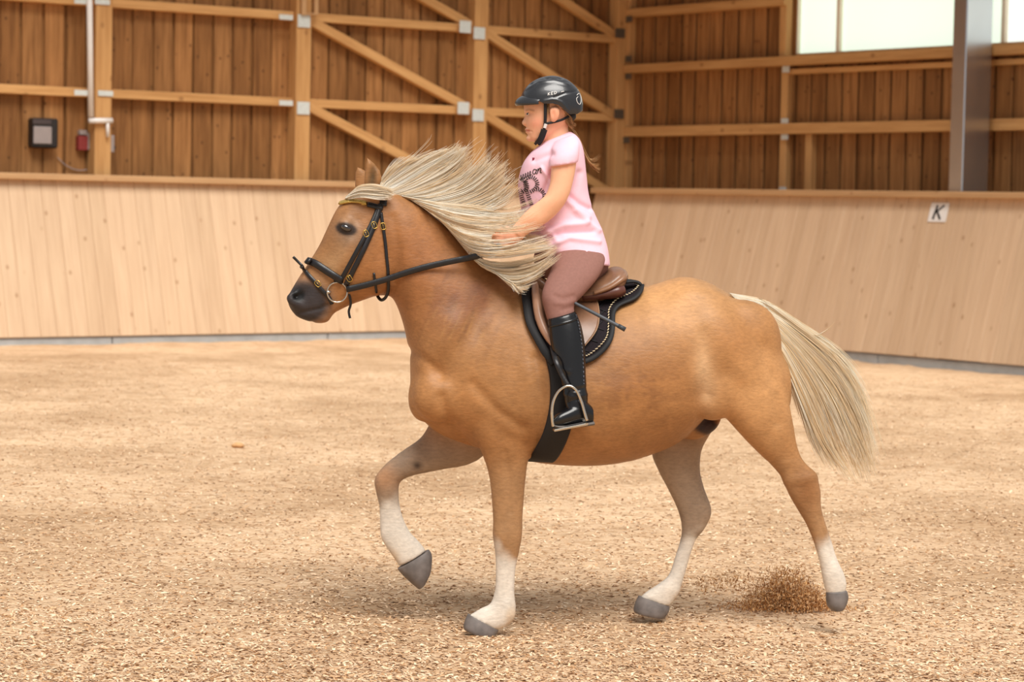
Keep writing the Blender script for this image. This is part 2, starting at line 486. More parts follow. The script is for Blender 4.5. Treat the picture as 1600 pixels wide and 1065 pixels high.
# fittings on the left wall
def on_left(px, py, out): return on_plane(px, py, WC + nL * out, nL)
def left_box(name, x0, y0, x1, y1, depth, mat, parent, out=0.0, bev=0.006):
    a = on_left(x0, y0, out); b = on_left(x1, y1, out)
    w = abs(np.dot(b - a, dL)) / 2; h = abs(b[2] - a[2]) / 2; c = (a + b) / 2
    return obox(name, c + nL * depth / 2, dL * w, nL * depth / 2, UP * h, mat, parent, bev)
cb = empty('control_box', on_left(62, 232, 0.0), 'black wall box with a pale front panel left of the conduit', 'box')
left_box('housing', 43, 184, 82, 232, 0.16, M_BLACKP, cb, bev=0.02)
left_box('front_panel', 52, 197, 80, 225, 0.018, M_GREYP, cb, out=0.16)
left_box('lid_rim', 51, 186, 80, 195, 0.012, plain('dark_rim', srgb(70, 60, 60), .4), cb, out=0.16)
ex = empty('alarm_box', on_left(124, 236, 0.0), 'small dull red box on the boards beside the post', 'box')
left_box('housing', 118, 212, 132, 235, 0.09, plain('dull_red', srgb(128, 42, 40), .5), ex)
left_box('side_strip', 132, 208, 136, 234, 0.07, M_GREYP, ex)
left_box('cap', 121, 203, 132, 211, 0.07, M_GREYP, ex)
cd = empty('white_conduit', on_left(141, 188, 0.2), 'white pipe conduit running down the leftmost post to a switch', 'conduit')
o_ = POSTT + 0.035
def pt_(px, py): return on_left(px, py, o_)
vs, fs = tube([pt_(139, -60), pt_(140.5, 60), pt_(142, 183)], 0.036, 10)
mobj('riser', vs, fs, M_WHITE, cd, True)
vs, fs = tube([pt_(139, 188.5), pt_(175, 188.5)], 0.034, 10)
mobj('branch', vs, fs, M_WHITE, cd, True)
vs, fs = tube([pt_(168, 188), pt_(168.5, 214)], 0.022, 8)
mobj('drop', vs, fs, M_WHITE, cd, True)
left_box('switch', 165, 211, 174, 238, 0.08, M_GREYP, cd, out=POSTT * .5)
left_box('switch_knob', 174, 228, 178, 233, 0.05, M_BLACKP, cd, out=POSTT * .6, bev=.003)
cab = [on_left(*q, 0.03) for q in ((90, 246), (100, 256), (112, 263), (124, 266), (136, 265))]
vs, fs = tube(spline(cab, 24), 0.006, 5)
tag(mobj('loose_cable', vs, fs, M_GREYP, None, True), 'thin pale cable sagging across the boards below the small red box', 'cable')
bf = empty('batten_frame', on_left(483, 24, 0.2), 'pale narrow batten frame above the upper bracket of the second post', 'frame')
left_box('stile', 471, -40, 477, 24, 0.03, M_CAP, bf, out=POSTT + .03)
left_box('stile', 491, -40, 496, 24, 0.03, M_CAP, bf, out=POSTT + .03)
left_box('rail', 477, 20, 491, 24, 0.03, M_CAP, bf, out=POSTT + .03)

# floor: raked wood shavings over sand
M_FLOOR, nt, b = new_mat('wood_shaving_floor')
v = coords(nt, (1, 1, 1), per_object=False)
n0 = N(nt, 'ShaderNodeTexNoise', Scale=0.55, Detail=5.0, Roughness=0.6); nt.links.new(v, n0.inputs[0])
v2 = coords(nt, (0.55, 1.3, 1), per_object=False)
n1 = N(nt, 'ShaderNodeTexNoise', Scale=26.0, Detail=8.0, Roughness=0.75); nt.links.new(v2, n1.inputs[0])
n2 = N(nt, 'ShaderNodeTexNoise', Scale=7.0, Detail=6.0, Roughness=0.65); nt.links.new(v2, n2.inputs[0])
r1 = ramp(nt, [(0.30, srgb(158, 120, 84)), (0.46, srgb(222, 186, 148)), (0.7, srgb(240, 214, 182))], n1.outputs[0])
r0 = ramp(nt, [(0.35, (0.72, 0.67, 0.62)), (0.58, (1.0, 1.0, 1.0))], n0.outputs[0])
r2 = ramp(nt, [(0.32, (0.70, 0.64, 0.58)), (0.5, (1.0, 1.0, 1.0))], n2.outputs[0])
c = mix(nt, r1.outputs[0], r0.outputs[0], 1.0, 'MULTIPLY'); c = mix(nt, c, r2.outputs[0], 0.8, 'MULTIPLY')
nt.links.new(c, b.inputs['Base Color']); b.inputs['Roughness'].default_value = 0.9; b.inputs['Specular IOR Level'].default_value = 0.15
bp = N(nt, 'ShaderNodeBump', Strength=0.7, Distance=0.02); nt.links.new(n1.outputs[0], bp.inputs['Height']); nt.links.new(bp.outputs[0], b.inputs['Normal'])

def vnoise(x, y, seed=0):
    """smooth value noise on arrays"""
    def h(i, j):
        n = np.sin(i * 127.1 + j * 311.7 + seed * 74.7) * 43758.5453
        return n - np.floor(n)
    i, j = np.floor(x), np.floor(y); u, w = x - i, y - j
    u, w = u * u * (3 - 2 * u), w * w * (3 - 2 * w)
    return (h(i, j) * (1 - u) + h(i + 1, j) * u) * (1 - w) + (h(i, j + 1) * (1 - u) + h(i + 1, j + 1) * u) * w

def floor_z(x, y):
    x = np.asarray(x, float); y = np.asarray(y, float)
    z = 0.035 * (vnoise(x * 1.6, y * 1.9, 1) - .5) + 0.022 * (vnoise(x * 5, y * 6.5, 2) - .5) + 0.010 * (vnoise(x * 14, y * 17, 3) - .5)
    # raked up a little along the kickboards
    a = x * nL[0] + y * nL[1] - DIST_L; r_ = x * nR[0] + y * nR[1] - DIST_R
    z = z - 0.012 * np.exp(-np.maximum(r_, 0) / 1.2) + 0.01 * np.exp(-np.maximum(a, 0) / 1.5)
    z = np.where((np.abs(x) < 3) & (y < 13), z * 0.7, z)
    return z
def grid(name, xs, ys, mat):
    X, Y = np.meshgrid(xs, ys, indexing='ij'); Z = floor_z(X, Y)
    vs = np.stack([X, Y, Z], -1).reshape(-1, 3); m = len(ys)
    fs = [(i * m + j, (i + 1) * m + j, (i + 1) * m + j + 1, i * m + j + 1) for i in range(len(xs) - 1) for j in range(m - 1)]
    return mobj(name, vs, fs, mat, None, True, False)
ys = np.concatenate([np.linspace(-6, 7.4, 12)[:-1], np.arange(7.4, 14, 0.05), np.arange(14, 40, 0.13)])
xs = np.concatenate([np.linspace(-16, -4.6, 16)[:-1], np.arange(-4.6, 4.6, 0.07), np.linspace(4.6, 16, 16)])
floor = grid('floor', xs, ys, M_FLOOR)
tag(floor, kind='structure'); floor['label'] = 'arena floor of pale wood shavings and sand'
# ------------------------------------------------------------------ the horse
YAW = math.radians(8.0)
hx = V3(math.cos(YAW), math.sin(YAW), 0); hn = V3(math.sin(YAW), -math.cos(YAW), 0)   # hn points to the near (left) side of the horse
HO = on_ground(758, 990) - hn * 0.13
def HP(px, py, lat=0.0): return on_plane(px, py, HO + hn * lat, hn)
def proj_px(P):
    q = np.asarray(P, float) - CAM; w = q @ cF
    return 800 + FPX * (q @ cX) / w, 532.5 - FPX * (q @ cU) / w
def lat_of(P): return (np.asarray(P) - HO) @ hn
def mirror(P):
    P = np.asarray(P, float); return P - 2 * np.multiply.outer(lat_of(P), hn)
PXM = 1 / 386.0      # metres per photo pixel at the horse

def loft(st, nst=None, nring=24, e=2.0, fn=HP):
    """closed tube; stations (xa, ya, xb, yb, halfwidth, lateral, taper): a-b is the profile across, halfwidth sideways"""
    S = np.array([tuple(s) + (0.0,) * (7 - len(s)) for s in st], float)
    if nst: S = spline(S, nst)
    vs = []
    for xa, ya, xb, yb, hw, lat, k in S:
        A, B = fn(xa, ya, lat), fn(xb, yb, lat); c = (A + B) / 2; a = (A - B) / 2
        for j in range(nring):
            t = 2 * math.pi * j / nring; ct, st_ = math.cos(t), math.sin(t)
            u = math.copysign(abs(ct) ** (2 / e), ct); w = math.copysign(abs(st_) ** (2 / e), st_)
            vs.append(c + a * u + hn * (w * hw * (1 + k * u)))
    return vs, ring_faces(len(S), nring)

def blob(px, py, rx, ry, lat, th, ang=0.0, n=14):
    """ellipsoid: radii in photo pixels across the profile, th metres sideways, ang degrees"""
    c = HP(px, py, lat); a = math.radians(ang)
    ux = hx * math.cos(a) - UP * math.sin(a); uz = hx * math.sin(a) + UP * math.cos(a)
    vs = [c + uz * ry * PXM]; m = 2 * n
    for i in range(1, n):
        f = math.pi * i / n
        for j in range(m):
            t = 2 * math.pi * j / m
            vs.append(c + uz * ry * PXM * math.cos(f) + math.sin(f) * (ux * rx * PXM * math.cos(t) + hn * th * math.sin(t)))
    vs.append(c - uz * ry * PXM); fs = []
    for j in range(m):
        fs.append((0, 1 + j, 1 + (j + 1) % m)); b = 1 + (n - 2) * m
        fs.append((len(vs) - 1, b + (j + 1) % m, b + j))
    for i in range(n - 2):
        for j in range(m):
            a0, b0 = 1 + i * m, 1 + (i + 1) * m
            fs.append((a0 + j, b0 + j, b0 + (j + 1) % m, a0 + (j + 1) % m))
    return vs, fs

def remesh(parts, voxel, smooth=6, wfun=None, fac=0.5):
    """union of closed shapes as one skin, then relaxed; returns verts, faces"""
    mb = MB()
    for v, f in parts: mb.add(v, f)
    me = mesh_data('tmp', mb.v, mb.f)
    bm = bmesh.new(); bm.from_mesh(me); bmesh.ops.recalc_face_normals(bm, faces=bm.faces); bm.to_mesh(me); bm.free()
    o = bpy.data.objects.new('tmp', me); col.objects.link(o)
    md = o.modifiers.new('r', 'REMESH'); md.mode = 'VOXEL'; md.voxel_size = voxel; md.use_smooth_shade = True
    dg = bpy.context.evaluated_depsgraph_get()
    ev = o.evaluated_get(dg); m2 = bpy.data.meshes.new_from_object(ev)
    v = np.zeros(len(m2.vertices) * 3); m2.vertices.foreach_get('co', v); v = v.reshape(-1, 3)
    fs = [tuple(p.vertices) for p in m2.polygons]
    ed = np.zeros(len(m2.edges) * 2, int); m2.edges.foreach_get('vertices', ed); ed = ed.reshape(-1, 2)
    bpy.data.objects.remove(o); bpy.data.meshes.remove(me); bpy.data.meshes.remove(m2)
    v = relax(v, ed, smooth, wfun(v) if wfun else 1.0, fac)
    return v, fs, ed

def relax(v, ed, it, w=1.0, fac=0.5):
    deg = np.bincount(ed.ravel(), minlength=len(v)).astype(float)[:, None]
    w = np.asarray(w, float); w = w[:, None] if w.ndim else w
    for k in range(it):
        for f in (fac, -fac * 1.02 if k % 2 else fac * 0):        # mostly smoothing, a little anti-shrink
            if f == 0: continue
            acc = np.zeros_like(v)
            for c in range(3):
                acc[:, c] = np.bincount(ed[:, 0], v[ed[:, 1], c], len(v)) + np.bincount(ed[:, 1], v[ed[:, 0], c], len(v))
            v = v + (acc / np.maximum(deg, 1) - v) * f * w
    return v

def vnormals(v, fs):
    me = mesh_data('n', v, fs); n = np.zeros(len(v) * 3); me.vertices.foreach_get('normal', n); bpy.data.meshes.remove(me)
    return n.reshape(-1, 3)

def gauss(x, y, cx, cy, rx, ry=None, ang=0.0):
    ry = ry or rx; a = math.radians(ang); dx, dy = x - cx, y - cy
    u = dx * math.cos(a) + dy * math.sin(a); w = -dx * math.sin(a) + dy * math.cos(a)
    return np.exp(-(u / rx) ** 2 - (w / ry) ** 2)

def sstep(x, a, b):
    t = np.clip((x - a) / (b - a), 0, 1); return t * t * (3 - 2 * t)

def polydist(x, y, pts):
    d = np.full(np.shape(x), 1e9)
    for (x0, y0), (x1, y1) in zip(pts[:-1], pts[1:]):
        dx, dy = x1 - x0, y1 - y0; t = np.clip(((x - x0) * dx + (y - y0) * dy) / (dx * dx + dy * dy), 0, 1)
        d = np.minimum(d, np.hypot(x - x0 - t * dx, y - y0 - t * dy))
    return d

def set_col(me, cols):
    at = me.color_attributes.new('Col', 'FLOAT_COLOR', 'POINT')
    c = np.ones((len(cols), 4)); c[:, :3] = cols[:, :3]
    at.data.foreach_set('color', c.ravel())

TORSO = [(1230, 585, 1232, 612, .06, 0), (1215, 542, 1227, 645, .15, 0), (1190, 507, 1205, 668, .205, 0), (1160, 476, 1175, 672, .24, 0),
         (1125, 450, 1140, 655, .258, 0), (1095, 436, 1108, 646, .262, 0), (1062, 432, 1062, 688, .267, 0, -.05), (1022, 444, 1015, 710, .278, 0, -.1),
         (980, 455, 972, 722, .29, 0, -.12), (940, 468, 930, 727, .295, 0, -.14), (900, 473, 888, 727, .292, 0, -.15), (865, 466, 850, 724, .28, 0, -.15),
         (838, 455, 815, 718, .262, 0, -.18), (808, 443, 770, 706, .232, 0, -.2), (775, 418, 716, 690, .21, 0, -.25), (742, 392, 672, 668, .185, 0, -.3),
         (712, 364, 645, 628, .16, 0, -.35), (685, 341, 641, 562, .132, 0, -.3), (657, 320, 631, 510, .112, 0, -.2), (630, 305, 616, 470, .098, 0, -.1), (604, 297, 600, 455, .086, 0)]
HEAD = [(600, 296, 622, 430, .065, 0), (572, 294, 618, 452, .082, 0), (545, 304, 606, 462, .096, 0), (527, 324, 590, 462, .104, 0), (513, 352, 566, 470, .094, 0, .1),
        (499, 382, 545, 478, .074, 0, .05), (483, 408, 531, 485, .060, 0), (469, 429, 523, 489, .056, 0), (457, 449, 519, 494, .056, 0), (449, 467, 514, 501, .05, 0),
        (453, 482, 502, 505, .042, 0), (463, 495, 488, 504, .026, 0)]
HIND_N = [(1105, 520, 1205, 530, .09, .12), (1098, 580, 1227, 588, .10, .135), (1113, 630, 1234, 630, .09, .14), (1140, 660, 1240, 660, .076, .14), (1168, 690, 1247, 698, .06, .135),
          (1200, 722, 1257, 720, .047, .13), (1222, 748, 1274, 738, .043, .13), (1232, 772, 1282, 764, .042, .13), (1246, 796, 1283, 790, .036, .13), (1260, 820, 1289, 813, .03, .13),
          (1272, 850, 1299, 843, .026, .13), (1281, 882, 1308, 872, .027, .13), (1284, 900, 1318, 893, .032, .13), (1287, 914, 1323, 910, .032, .13), (1291, 928, 1321, 926, .03, .13)]
HIND_F = [(1040, 630, 1150, 620, .09, -.13), (1018, 700, 1102, 690, .072, -.13), (1028, 735, 1094, 728, .058, -.13), (1045, 767, 1100, 760, .047, -.13), (1060, 800, 1112, 797, .043, -.13),
          (1065, 826, 1102, 824, .036, -.13), (1062, 846, 1088, 842, .028, -.13), (1055, 868, 1079, 866, .026, -.13), (1045, 897, 1071, 894, .028, -.13), (1030, 911, 1063, 919, .033, -.13),
          (1012, 922, 1054, 936, .033, -.13), (999, 933, 1045, 948, .035, -.13)]
FORE_N = [(722, 600, 832, 600, .09, .115), (728, 650, 838, 650, .082, .125), (744, 690, 834, 694, .074, .13), (756, 718, 826, 718, .064, .13), (764, 746, 822, 746, .055, .13), (768, 780, 819, 776, .046, .13),
          (770, 812, 817, 806, .042, .13), (771, 838, 816, 836, .043, .13), (773, 862, 811, 863, .035, .13), (774, 888, 806, 888, .028, .13), (773, 918, 804, 922, .028, .13),
          (766, 942, 806, 948, .033, .13), (752, 949, 799, 972, .033, .13), (732, 961, 776, 985, .036, .13)]
FORE_F = [(690, 620, 790, 680, .075, -.11), (662, 676, 742, 722, .062, -.13), (630, 702, 690, 734, .051, -.13), (604, 722, 646, 743, .046, -.13), (587, 744, 626, 752, .044, -.13), (587, 766, 623, 768, .04, -.13),
          (592, 790, 625, 788, .031, -.13), (593, 815, 631, 810, .028, -.13), (595, 840, 641, 830, .031, -.13), (608, 862, 655, 845, .032, -.13), (624, 885, 667, 860, .035, -.13)]
EAR_N = [(573, 245, 575, 246, .003, .055), (571, 256, 586, 255, .013, .055), (569, 272, 596, 270, .018, .055), (568, 286, 596, 286, .019, .055), (570, 298, 590, 302, .017, .05), (574, 308, 590, 312, .014, .045)]
EAR_F = [(558, 258, 560, 260, .003, -.055), (555, 268, 572, 267, .013, -.055), (554, 284, 580, 282, .018, -.055), (555, 296, 580, 298, .018, -.05), (562, 308, 578, 312, .014, -.045)]

parts = [loft(TORSO, 90, 40), loft(HEAD, 60, 32, 2.2)]
for L_, e in ((HIND_N, 2.1), (HIND_F, 2.1), (FORE_N, 2.1), (FORE_F, 2.1)): parts.append(loft(L_, 70, 24, e))
for L_ in (EAR_N, EAR_F): parts.append(loft(L_, 24, 16))
for s in (1, -1):
    parts.append(blob(732, 570, 58, 105, s * .12, .088, -28))         # shoulder
    parts.append(blob(692, 615, 48, 48, s * .12, .085))               # point of shoulder
    parts.append(blob(668, 612, 30, 48, s * .06, .09, 10))            # breast
    parts.append(blob(798, 630, 42, 66, s * .165, .075, -18))         # triceps
    parts.append(blob(1122, 600, 44, 60, s * .165, .085, 15))         # stifle
    parts.append(blob(1150, 552, 72, 90, s * .105, .112, 20))         # rump
    parts.append(blob(1090, 492, 66, 46, s * .115, .078, 0))           # hip
    parts.append(blob(588, 420, 33, 44, s * .045, .05, 14))           # cheek
    parts.append(blob(543, 352, 16, 10, s * .085, .022, 30))          # eye socket
    parts.append(blob(462, 466, 16, 15, s * .036, .028, 0))           # nostril rim
parts.append(blob(1098, 668, 34, 15, 0, .045, -30))                   # sheath
def keep(v):
    x, y = proj_px(v)
    w = np.ones(len(v))
    w *= 1 - 0.6 * gauss(x, y, 500, 430, 90, 90)
    w *= 1 - 0.7 * sstep(y, 720, 780)
    w *= 1 - 0.75 * (y < 300) * (x < 605)
    return w
hv, hf, he = remesh(parts, 0.0075, 40, keep)
hnrm = vnormals(hv, hf)
X_, Y_ = proj_px(hv); LAT = lat_of(hv)
# sculpting: soft pushes along the normal (metres), the same on both flanks
def press(amount, mask):
    global hv
    hv = hv + hnrm * (mask * amount)[:, None]
side = sstep(np.abs(LAT), .015, .05)
for args, amt in (((465, 461, 10, 11, 20), -.03), ((470, 478, 9, 6, 40), .004), ((478, 455, 14, 6, -60), -.004)):
    press(amt, gauss(X_, Y_, *args) * sstep(np.abs(LAT), .01, .03))
press(-.007, np.exp(-(polydist(X_, Y_, [(460, 490), (482, 486), (500, 482), (516, 474)]) / 2.5) ** 2) * side)         # mouth
press(-.006, np.exp(-(polydist(X_, Y_, [(614, 340), (621, 385), (622, 415), (616, 440)]) / 7) ** 2) * (LAT > -1) * side)  # behind the jaw
press(.005, np.exp(-(polydist(X_, Y_, [(548, 378), (535, 405), (520, 430)]) / 7) ** 2) * side)            # facial crest
press(-.006, gauss(X_, Y_, 522, 395, 14, 30, 30) * side)
press(-.006, gauss(X_, Y_, 556, 345, 9, 9) * side)                                                        # hollow above the eye
press(-.013, gauss(X_, Y_, 582, 276, 6, 20, 8) * (LAT > .058))                                            # hollow of the ear
press(-.013, np.exp(-(polydist(X_, Y_, [(765, 480), (735, 520), (702, 560), (684, 585)]) / 20) ** 2) * side)   # in front of the shoulder
press(-.010, np.exp(-(polydist(X_, Y_, [(640, 548), (660, 560), (690, 585)]) / 8) ** 2))                   # base of the neck
press(-.012, np.exp(-(polydist(X_, Y_, [(690, 620), (700, 655), (728, 690)]) / 8) ** 2) * (LAT > .02))      # breast groove
press(-.013, np.exp(-(polydist(X_, Y_, [(838, 560), (846, 620), (842, 690)]) / 10) ** 2) * side)            # behind the elbow
press(-.010, np.exp(-(polydist(X_, Y_, [(740, 600), (775, 640), (815, 668)]) / 9) ** 2) * side)
press(-.012, np.exp(-(polydist(X_, Y_, [(1100, 520), (1108, 570), (1104, 615)]) / 10) ** 2) * side)         # flank
press(-.009, np.exp(-(polydist(X_, Y_, [(1195, 540), (1212, 600), (1216, 660)]) / 9) ** 2) * side)          # ham
press(.006, np.exp(-(polydist(X_, Y_, [(1228, 752), (1262, 748), (1274, 742)]) / 9) ** 2) * side)
for k_ in range(6):                                                                                       # throat wrinkles
    x0 = 626 + k_ * 6
    press(-.0022, np.exp(-(polydist(X_, Y_, [(x0, 385 + k_ * 3), (x0 + 4, 420), (x0 + 2, 455)]) / 1.8) ** 2) * side)
press(.006 * 1.0, (vnoise(hv[:, 0] * 14, hv[:, 2] * 12, 5) - .5) * side * (Y_ < 720) * (X_ > 620))
hv = relax(hv, he, 60, np.clip(gauss(X_, Y_, 1140, 500, 75, 62) * 1.3, 0, 1) + .8 * gauss(X_, Y_, 690, 470, 45, 45))
press(.005, gauss(X_, Y_, 778, 836, 12, 14) * (LAT > 0)); press(.004, gauss(X_, Y_, 592, 752, 12, 14) * (LAT < 0))
press(-.004, np.exp(-(polydist(X_, Y_, [(797, 866), (796, 900), (792, 935)]) / 3.5) ** 2) * (LAT > .13))
press(-.004, np.exp(-(polydist(X_, Y_, [(1279, 805), (1290, 840), (1300, 875)]) / 3.5) ** 2) * (LAT > .13))
press(-.003, np.exp(-(polydist(X_, Y_, [(1080, 838), (1066, 880)]) / 3.5) ** 2) * (LAT < 0))
press(.005, gauss(X_, Y_, 800, 960, 9, 12) * (LAT > 0)); press(.004, gauss(X_, Y_, 1056, 924, 8, 9) * (LAT < 0))
press(-.004, np.exp(-(polydist(X_, Y_, [(790, 705), (796, 750), (798, 800)]) / 4) ** 2) * (LAT > .13))
press(.005, gauss(X_, Y_, 506, 499, 8, 5)); press(-.005, gauss(X_, Y_, 488, 500, 3, 5))
hv = relax(hv, he, 2, 0.6)

# coat
def C3(*a): return np.array(srgb(*a)[:3])
def lay(c, rgb, m): m = np.clip(m, 0, 1)[:, None]; return c * (1 - m) + C3(*rgb) * m
X_, Y_ = proj_px(hv); LAT = lat_of(hv)
nz1 = vnoise(hv[:, 0] * 9, hv[:, 2] * 9, 8); nz2 = vnoise(hv[:, 0] * 26, hv[:, 2] * 24, 9)
cc_ = np.tile(C3(162, 114, 68), (len(hv), 1))
cc_ = lay(cc_, (196, 146, 94), gauss(X_, Y_, 1060, 470, 110, 60) * .8)  # bright highlight on the croup put into the coat colour
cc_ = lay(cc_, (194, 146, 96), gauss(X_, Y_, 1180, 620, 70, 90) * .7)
cc_ = lay(cc_, (218, 186, 146), gauss(X_, Y_, 1102, 585, 16, 55, -4) * .5)  # pale flank highlight painted into the coat
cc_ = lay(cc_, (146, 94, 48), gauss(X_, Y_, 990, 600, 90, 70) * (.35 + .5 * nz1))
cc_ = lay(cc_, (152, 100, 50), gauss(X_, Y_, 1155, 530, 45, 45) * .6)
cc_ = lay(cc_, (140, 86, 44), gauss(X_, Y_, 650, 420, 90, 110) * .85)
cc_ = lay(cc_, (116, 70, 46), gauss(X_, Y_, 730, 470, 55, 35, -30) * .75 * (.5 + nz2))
cc_ = lay(cc_, (160, 104, 56), gauss(X_, Y_, 770, 690, 120, 45) * .3)
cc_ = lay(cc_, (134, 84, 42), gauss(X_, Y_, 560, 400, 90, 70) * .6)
cc_ = lay(cc_, (168, 130, 90), gauss(X_, Y_, 520, 410, 22, 45, 35) * .7)
cc_ *= (.86 + .28 * vnoise(hv[:, 0] * 5 + 2, hv[:, 2] * 5, 21))[:, None]
st_ = vnoise((X_ + .45 * Y_) * .12, (Y_ - .5 * X_) * .025, 31)
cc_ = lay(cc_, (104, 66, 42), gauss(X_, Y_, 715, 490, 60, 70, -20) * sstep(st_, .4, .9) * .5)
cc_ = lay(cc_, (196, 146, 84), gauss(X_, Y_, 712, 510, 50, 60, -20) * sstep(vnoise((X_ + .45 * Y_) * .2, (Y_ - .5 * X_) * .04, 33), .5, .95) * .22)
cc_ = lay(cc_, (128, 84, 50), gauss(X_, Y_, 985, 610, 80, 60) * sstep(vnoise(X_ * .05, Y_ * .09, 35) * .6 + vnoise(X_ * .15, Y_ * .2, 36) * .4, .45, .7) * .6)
# legs fade to taupe, then white socks
leg = sstep(Y_, 690, 760)
cc_ = lay(cc_, (164, 126, 88), leg * .7)
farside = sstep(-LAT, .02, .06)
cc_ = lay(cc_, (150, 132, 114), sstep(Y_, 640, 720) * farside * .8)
cc_ = lay(cc_, (136, 88, 48), gauss(X_, Y_, 1262, 765, 26, 40) * .8)
cc_ = lay(cc_, (176, 124, 80), gauss(X_, Y_, 600, 745, 22, 22) * .7)
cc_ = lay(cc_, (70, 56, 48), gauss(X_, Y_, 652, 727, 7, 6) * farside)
sock = np.maximum.reduce([
    sstep(Y_ + 25 * (nz2 - .5) - (X_ - 790) * .8, 845, 885) * (X_ > 700) * (X_ < 880),
    sstep(Y_ + 16 * (nz2 - .5), 765, 800) * (X_ < 700),
    sstep(Y_ + 20 * (nz2 - .5), 820, 850) * (X_ > 960) * (X_ < 1150),
    sstep(Y_ + 20 * (nz2 - .5) + (X_ - 1285) * 1.2, 828, 862) * (X_ > 1150)])
cc_ = lay(cc_, (214, 204, 190), sock * .95)
cc_ = lay(cc_, (206, 180, 148), sock * sstep(np.maximum(gauss(X_, Y_, 800, 965, 12, 22), gauss(X_, Y_, 612, 870, 14, 14)), .2, .9) * .6)
# muzzle, eye surround, sheath, shaded hollows of nostril and ear
mz = sstep(gauss(X_, Y_, 478, 472, 50, 44, 20) + .08 * (nz2 - .5), .42, .75)
cc_ = lay(cc_, (150, 120, 100), sstep(gauss(X_, Y_, 480, 470, 52, 44, 20), .3, .7) * .6)
cc_ = lay(cc_, (54, 47, 47), mz)
cc_ = lay(cc_, (12, 9, 9), sstep(gauss(X_, Y_, 466, 461, 12, 13, 20) * sstep(np.abs(LAT), .008, .022), .3, .7))  # dark of the nostril recess painted in as colour
cc_ = lay(cc_, (126, 106, 88), gauss(X_, Y_, 545, 362, 22, 24) * .8 * side)
cc_ = lay(cc_, (52, 42, 38), sstep(gauss(X_, Y_, 541, 357.5, 19, 11, 12) * side, .3, .6))
cc_ = lay(cc_, (60, 44, 42), sstep(gauss(X_, Y_, 1100, 662, 36, 20, 30), .35, .75) * sstep(-np.abs(LAT), -.11, -.05))
cc_ = lay(cc_, (96, 70, 40), gauss(X_, Y_, 582, 278, 7, 22, 8) * (LAT > .045) * (Y_ < 300))  # shade inside the near ear painted into the colour
cc_ *= (0.92 + .16 * nz2)[:, None]
cc_ = cc_ * .97 + .03 * (cc_ @ np.array([.3, .6, .1]))[:, None]

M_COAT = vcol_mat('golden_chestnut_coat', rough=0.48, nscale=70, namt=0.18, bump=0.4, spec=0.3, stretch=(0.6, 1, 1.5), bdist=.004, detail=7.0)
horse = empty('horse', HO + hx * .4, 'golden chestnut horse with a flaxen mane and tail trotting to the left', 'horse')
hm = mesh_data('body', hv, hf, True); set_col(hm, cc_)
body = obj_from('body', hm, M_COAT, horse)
HB = BVHTree.FromPolygons([tuple(v) for v in hv], hf)

def hit(px, py, off=0.0, fallback=None):
    """point on the near flank seen through a photo pixel, lifted off the skin"""
    d = norm(ray(px, py)); r_ = HB.ray_cast(Vector(CAM), Vector(d))
    if r_[0] is None:
        lat = 0.05 if fallback is None else fallback
        P = HP(px, py, lat); loc, nn, _, _ = HB.find_nearest(Vector(P)); nn = norm(P - np.array(loc)) if np.linalg.norm(P - np.array(loc)) > .004 else np.array(nn)
        return P, nn
    n_ = np.array(r_[1]); n_ = n_ if np.dot(n_, d) < 0 else -n_
    return np.array(r_[0]) + n_ * off, n_
def hits(pts, off, sm=True):
    q = [hit(x, y, off) for x, y in pts]; P = np.array([a for a, _ in q]); Nn = np.array([b for _, b in q])
    if sm:
        for _ in range(2): Nn[1:-1] = (Nn[:-2] + Nn[1:-1] * 2 + Nn[2:]) / 4
    return P, Nn
def spx(pts, n): return [tuple(p) for p in spline(pts, n)]

# hooves
M_HOOF = plain('grey_hoof_horn', srgb(104, 96, 92), 0.55, 0, 0.25, 30, bump=.2)
def hoof(st):
    v, f = loft(st, 12, 24, 2.3); return bevel(mobj('hoof', v, f, M_HOOF, horse, True), .004)
hoof([(731, 958, 779, 984, .037, .13), (727, 967, 776, 990, .044, .13), (724, 978, 771, 996, .048, .13), (726, 984, 768, 999, .045, .13)])
hoof([(998, 930, 1046, 947, .036, -.13), (993, 940, 1045, 954, .044, -.13), (990, 952, 1040, 962, .048, -.13), (992, 957, 1036, 966, .045, -.13)])
hoof([(621, 888, 670, 858, .036, -.13), (628, 897, 675, 868, .043, -.13), (644, 912, 673, 893, .042, -.13), (654, 920, 664, 912, .03, -.13)])
hoof([(1291, 924, 1323, 922, .034, .13), (1291, 934, 1325, 932, .04, .13), (1293, 946, 1322, 944, .042, .13), (1300, 954, 1316, 953, .034, .13)])
# eyes
M_EYE = plain('dark_eye', srgb(24, 16, 14), 0.06, 0, 0.1, 40, spec=.8, coat=1.0)
for s in (1, -1):
    P, n_ = hit(541, 357); P = P - n_ * .008
    if s < 0: P = mirror(P)
    v, f = blob(541, 357, 1, 1, 0, .01, 0, 10); v = np.array(v); c0 = v.mean(0)
    v = P + (v - c0) / np.array([1, 1, 1]) * 0
    vs = []; c = P; mm = 20
    for i in range(11):
        fi = math.pi * i / 10
        for j in range(mm):
            t = 2 * math.pi * j / mm
            vs.append(c + .0155 * math.cos(fi) * UP + math.sin(fi) * (.0245 * (hx * .9 - UP * .25) * math.cos(t) + .016 * hn * math.sin(t)))
    mobj('eye', vs, ring_faces(11, mm), M_EYE, horse, True)
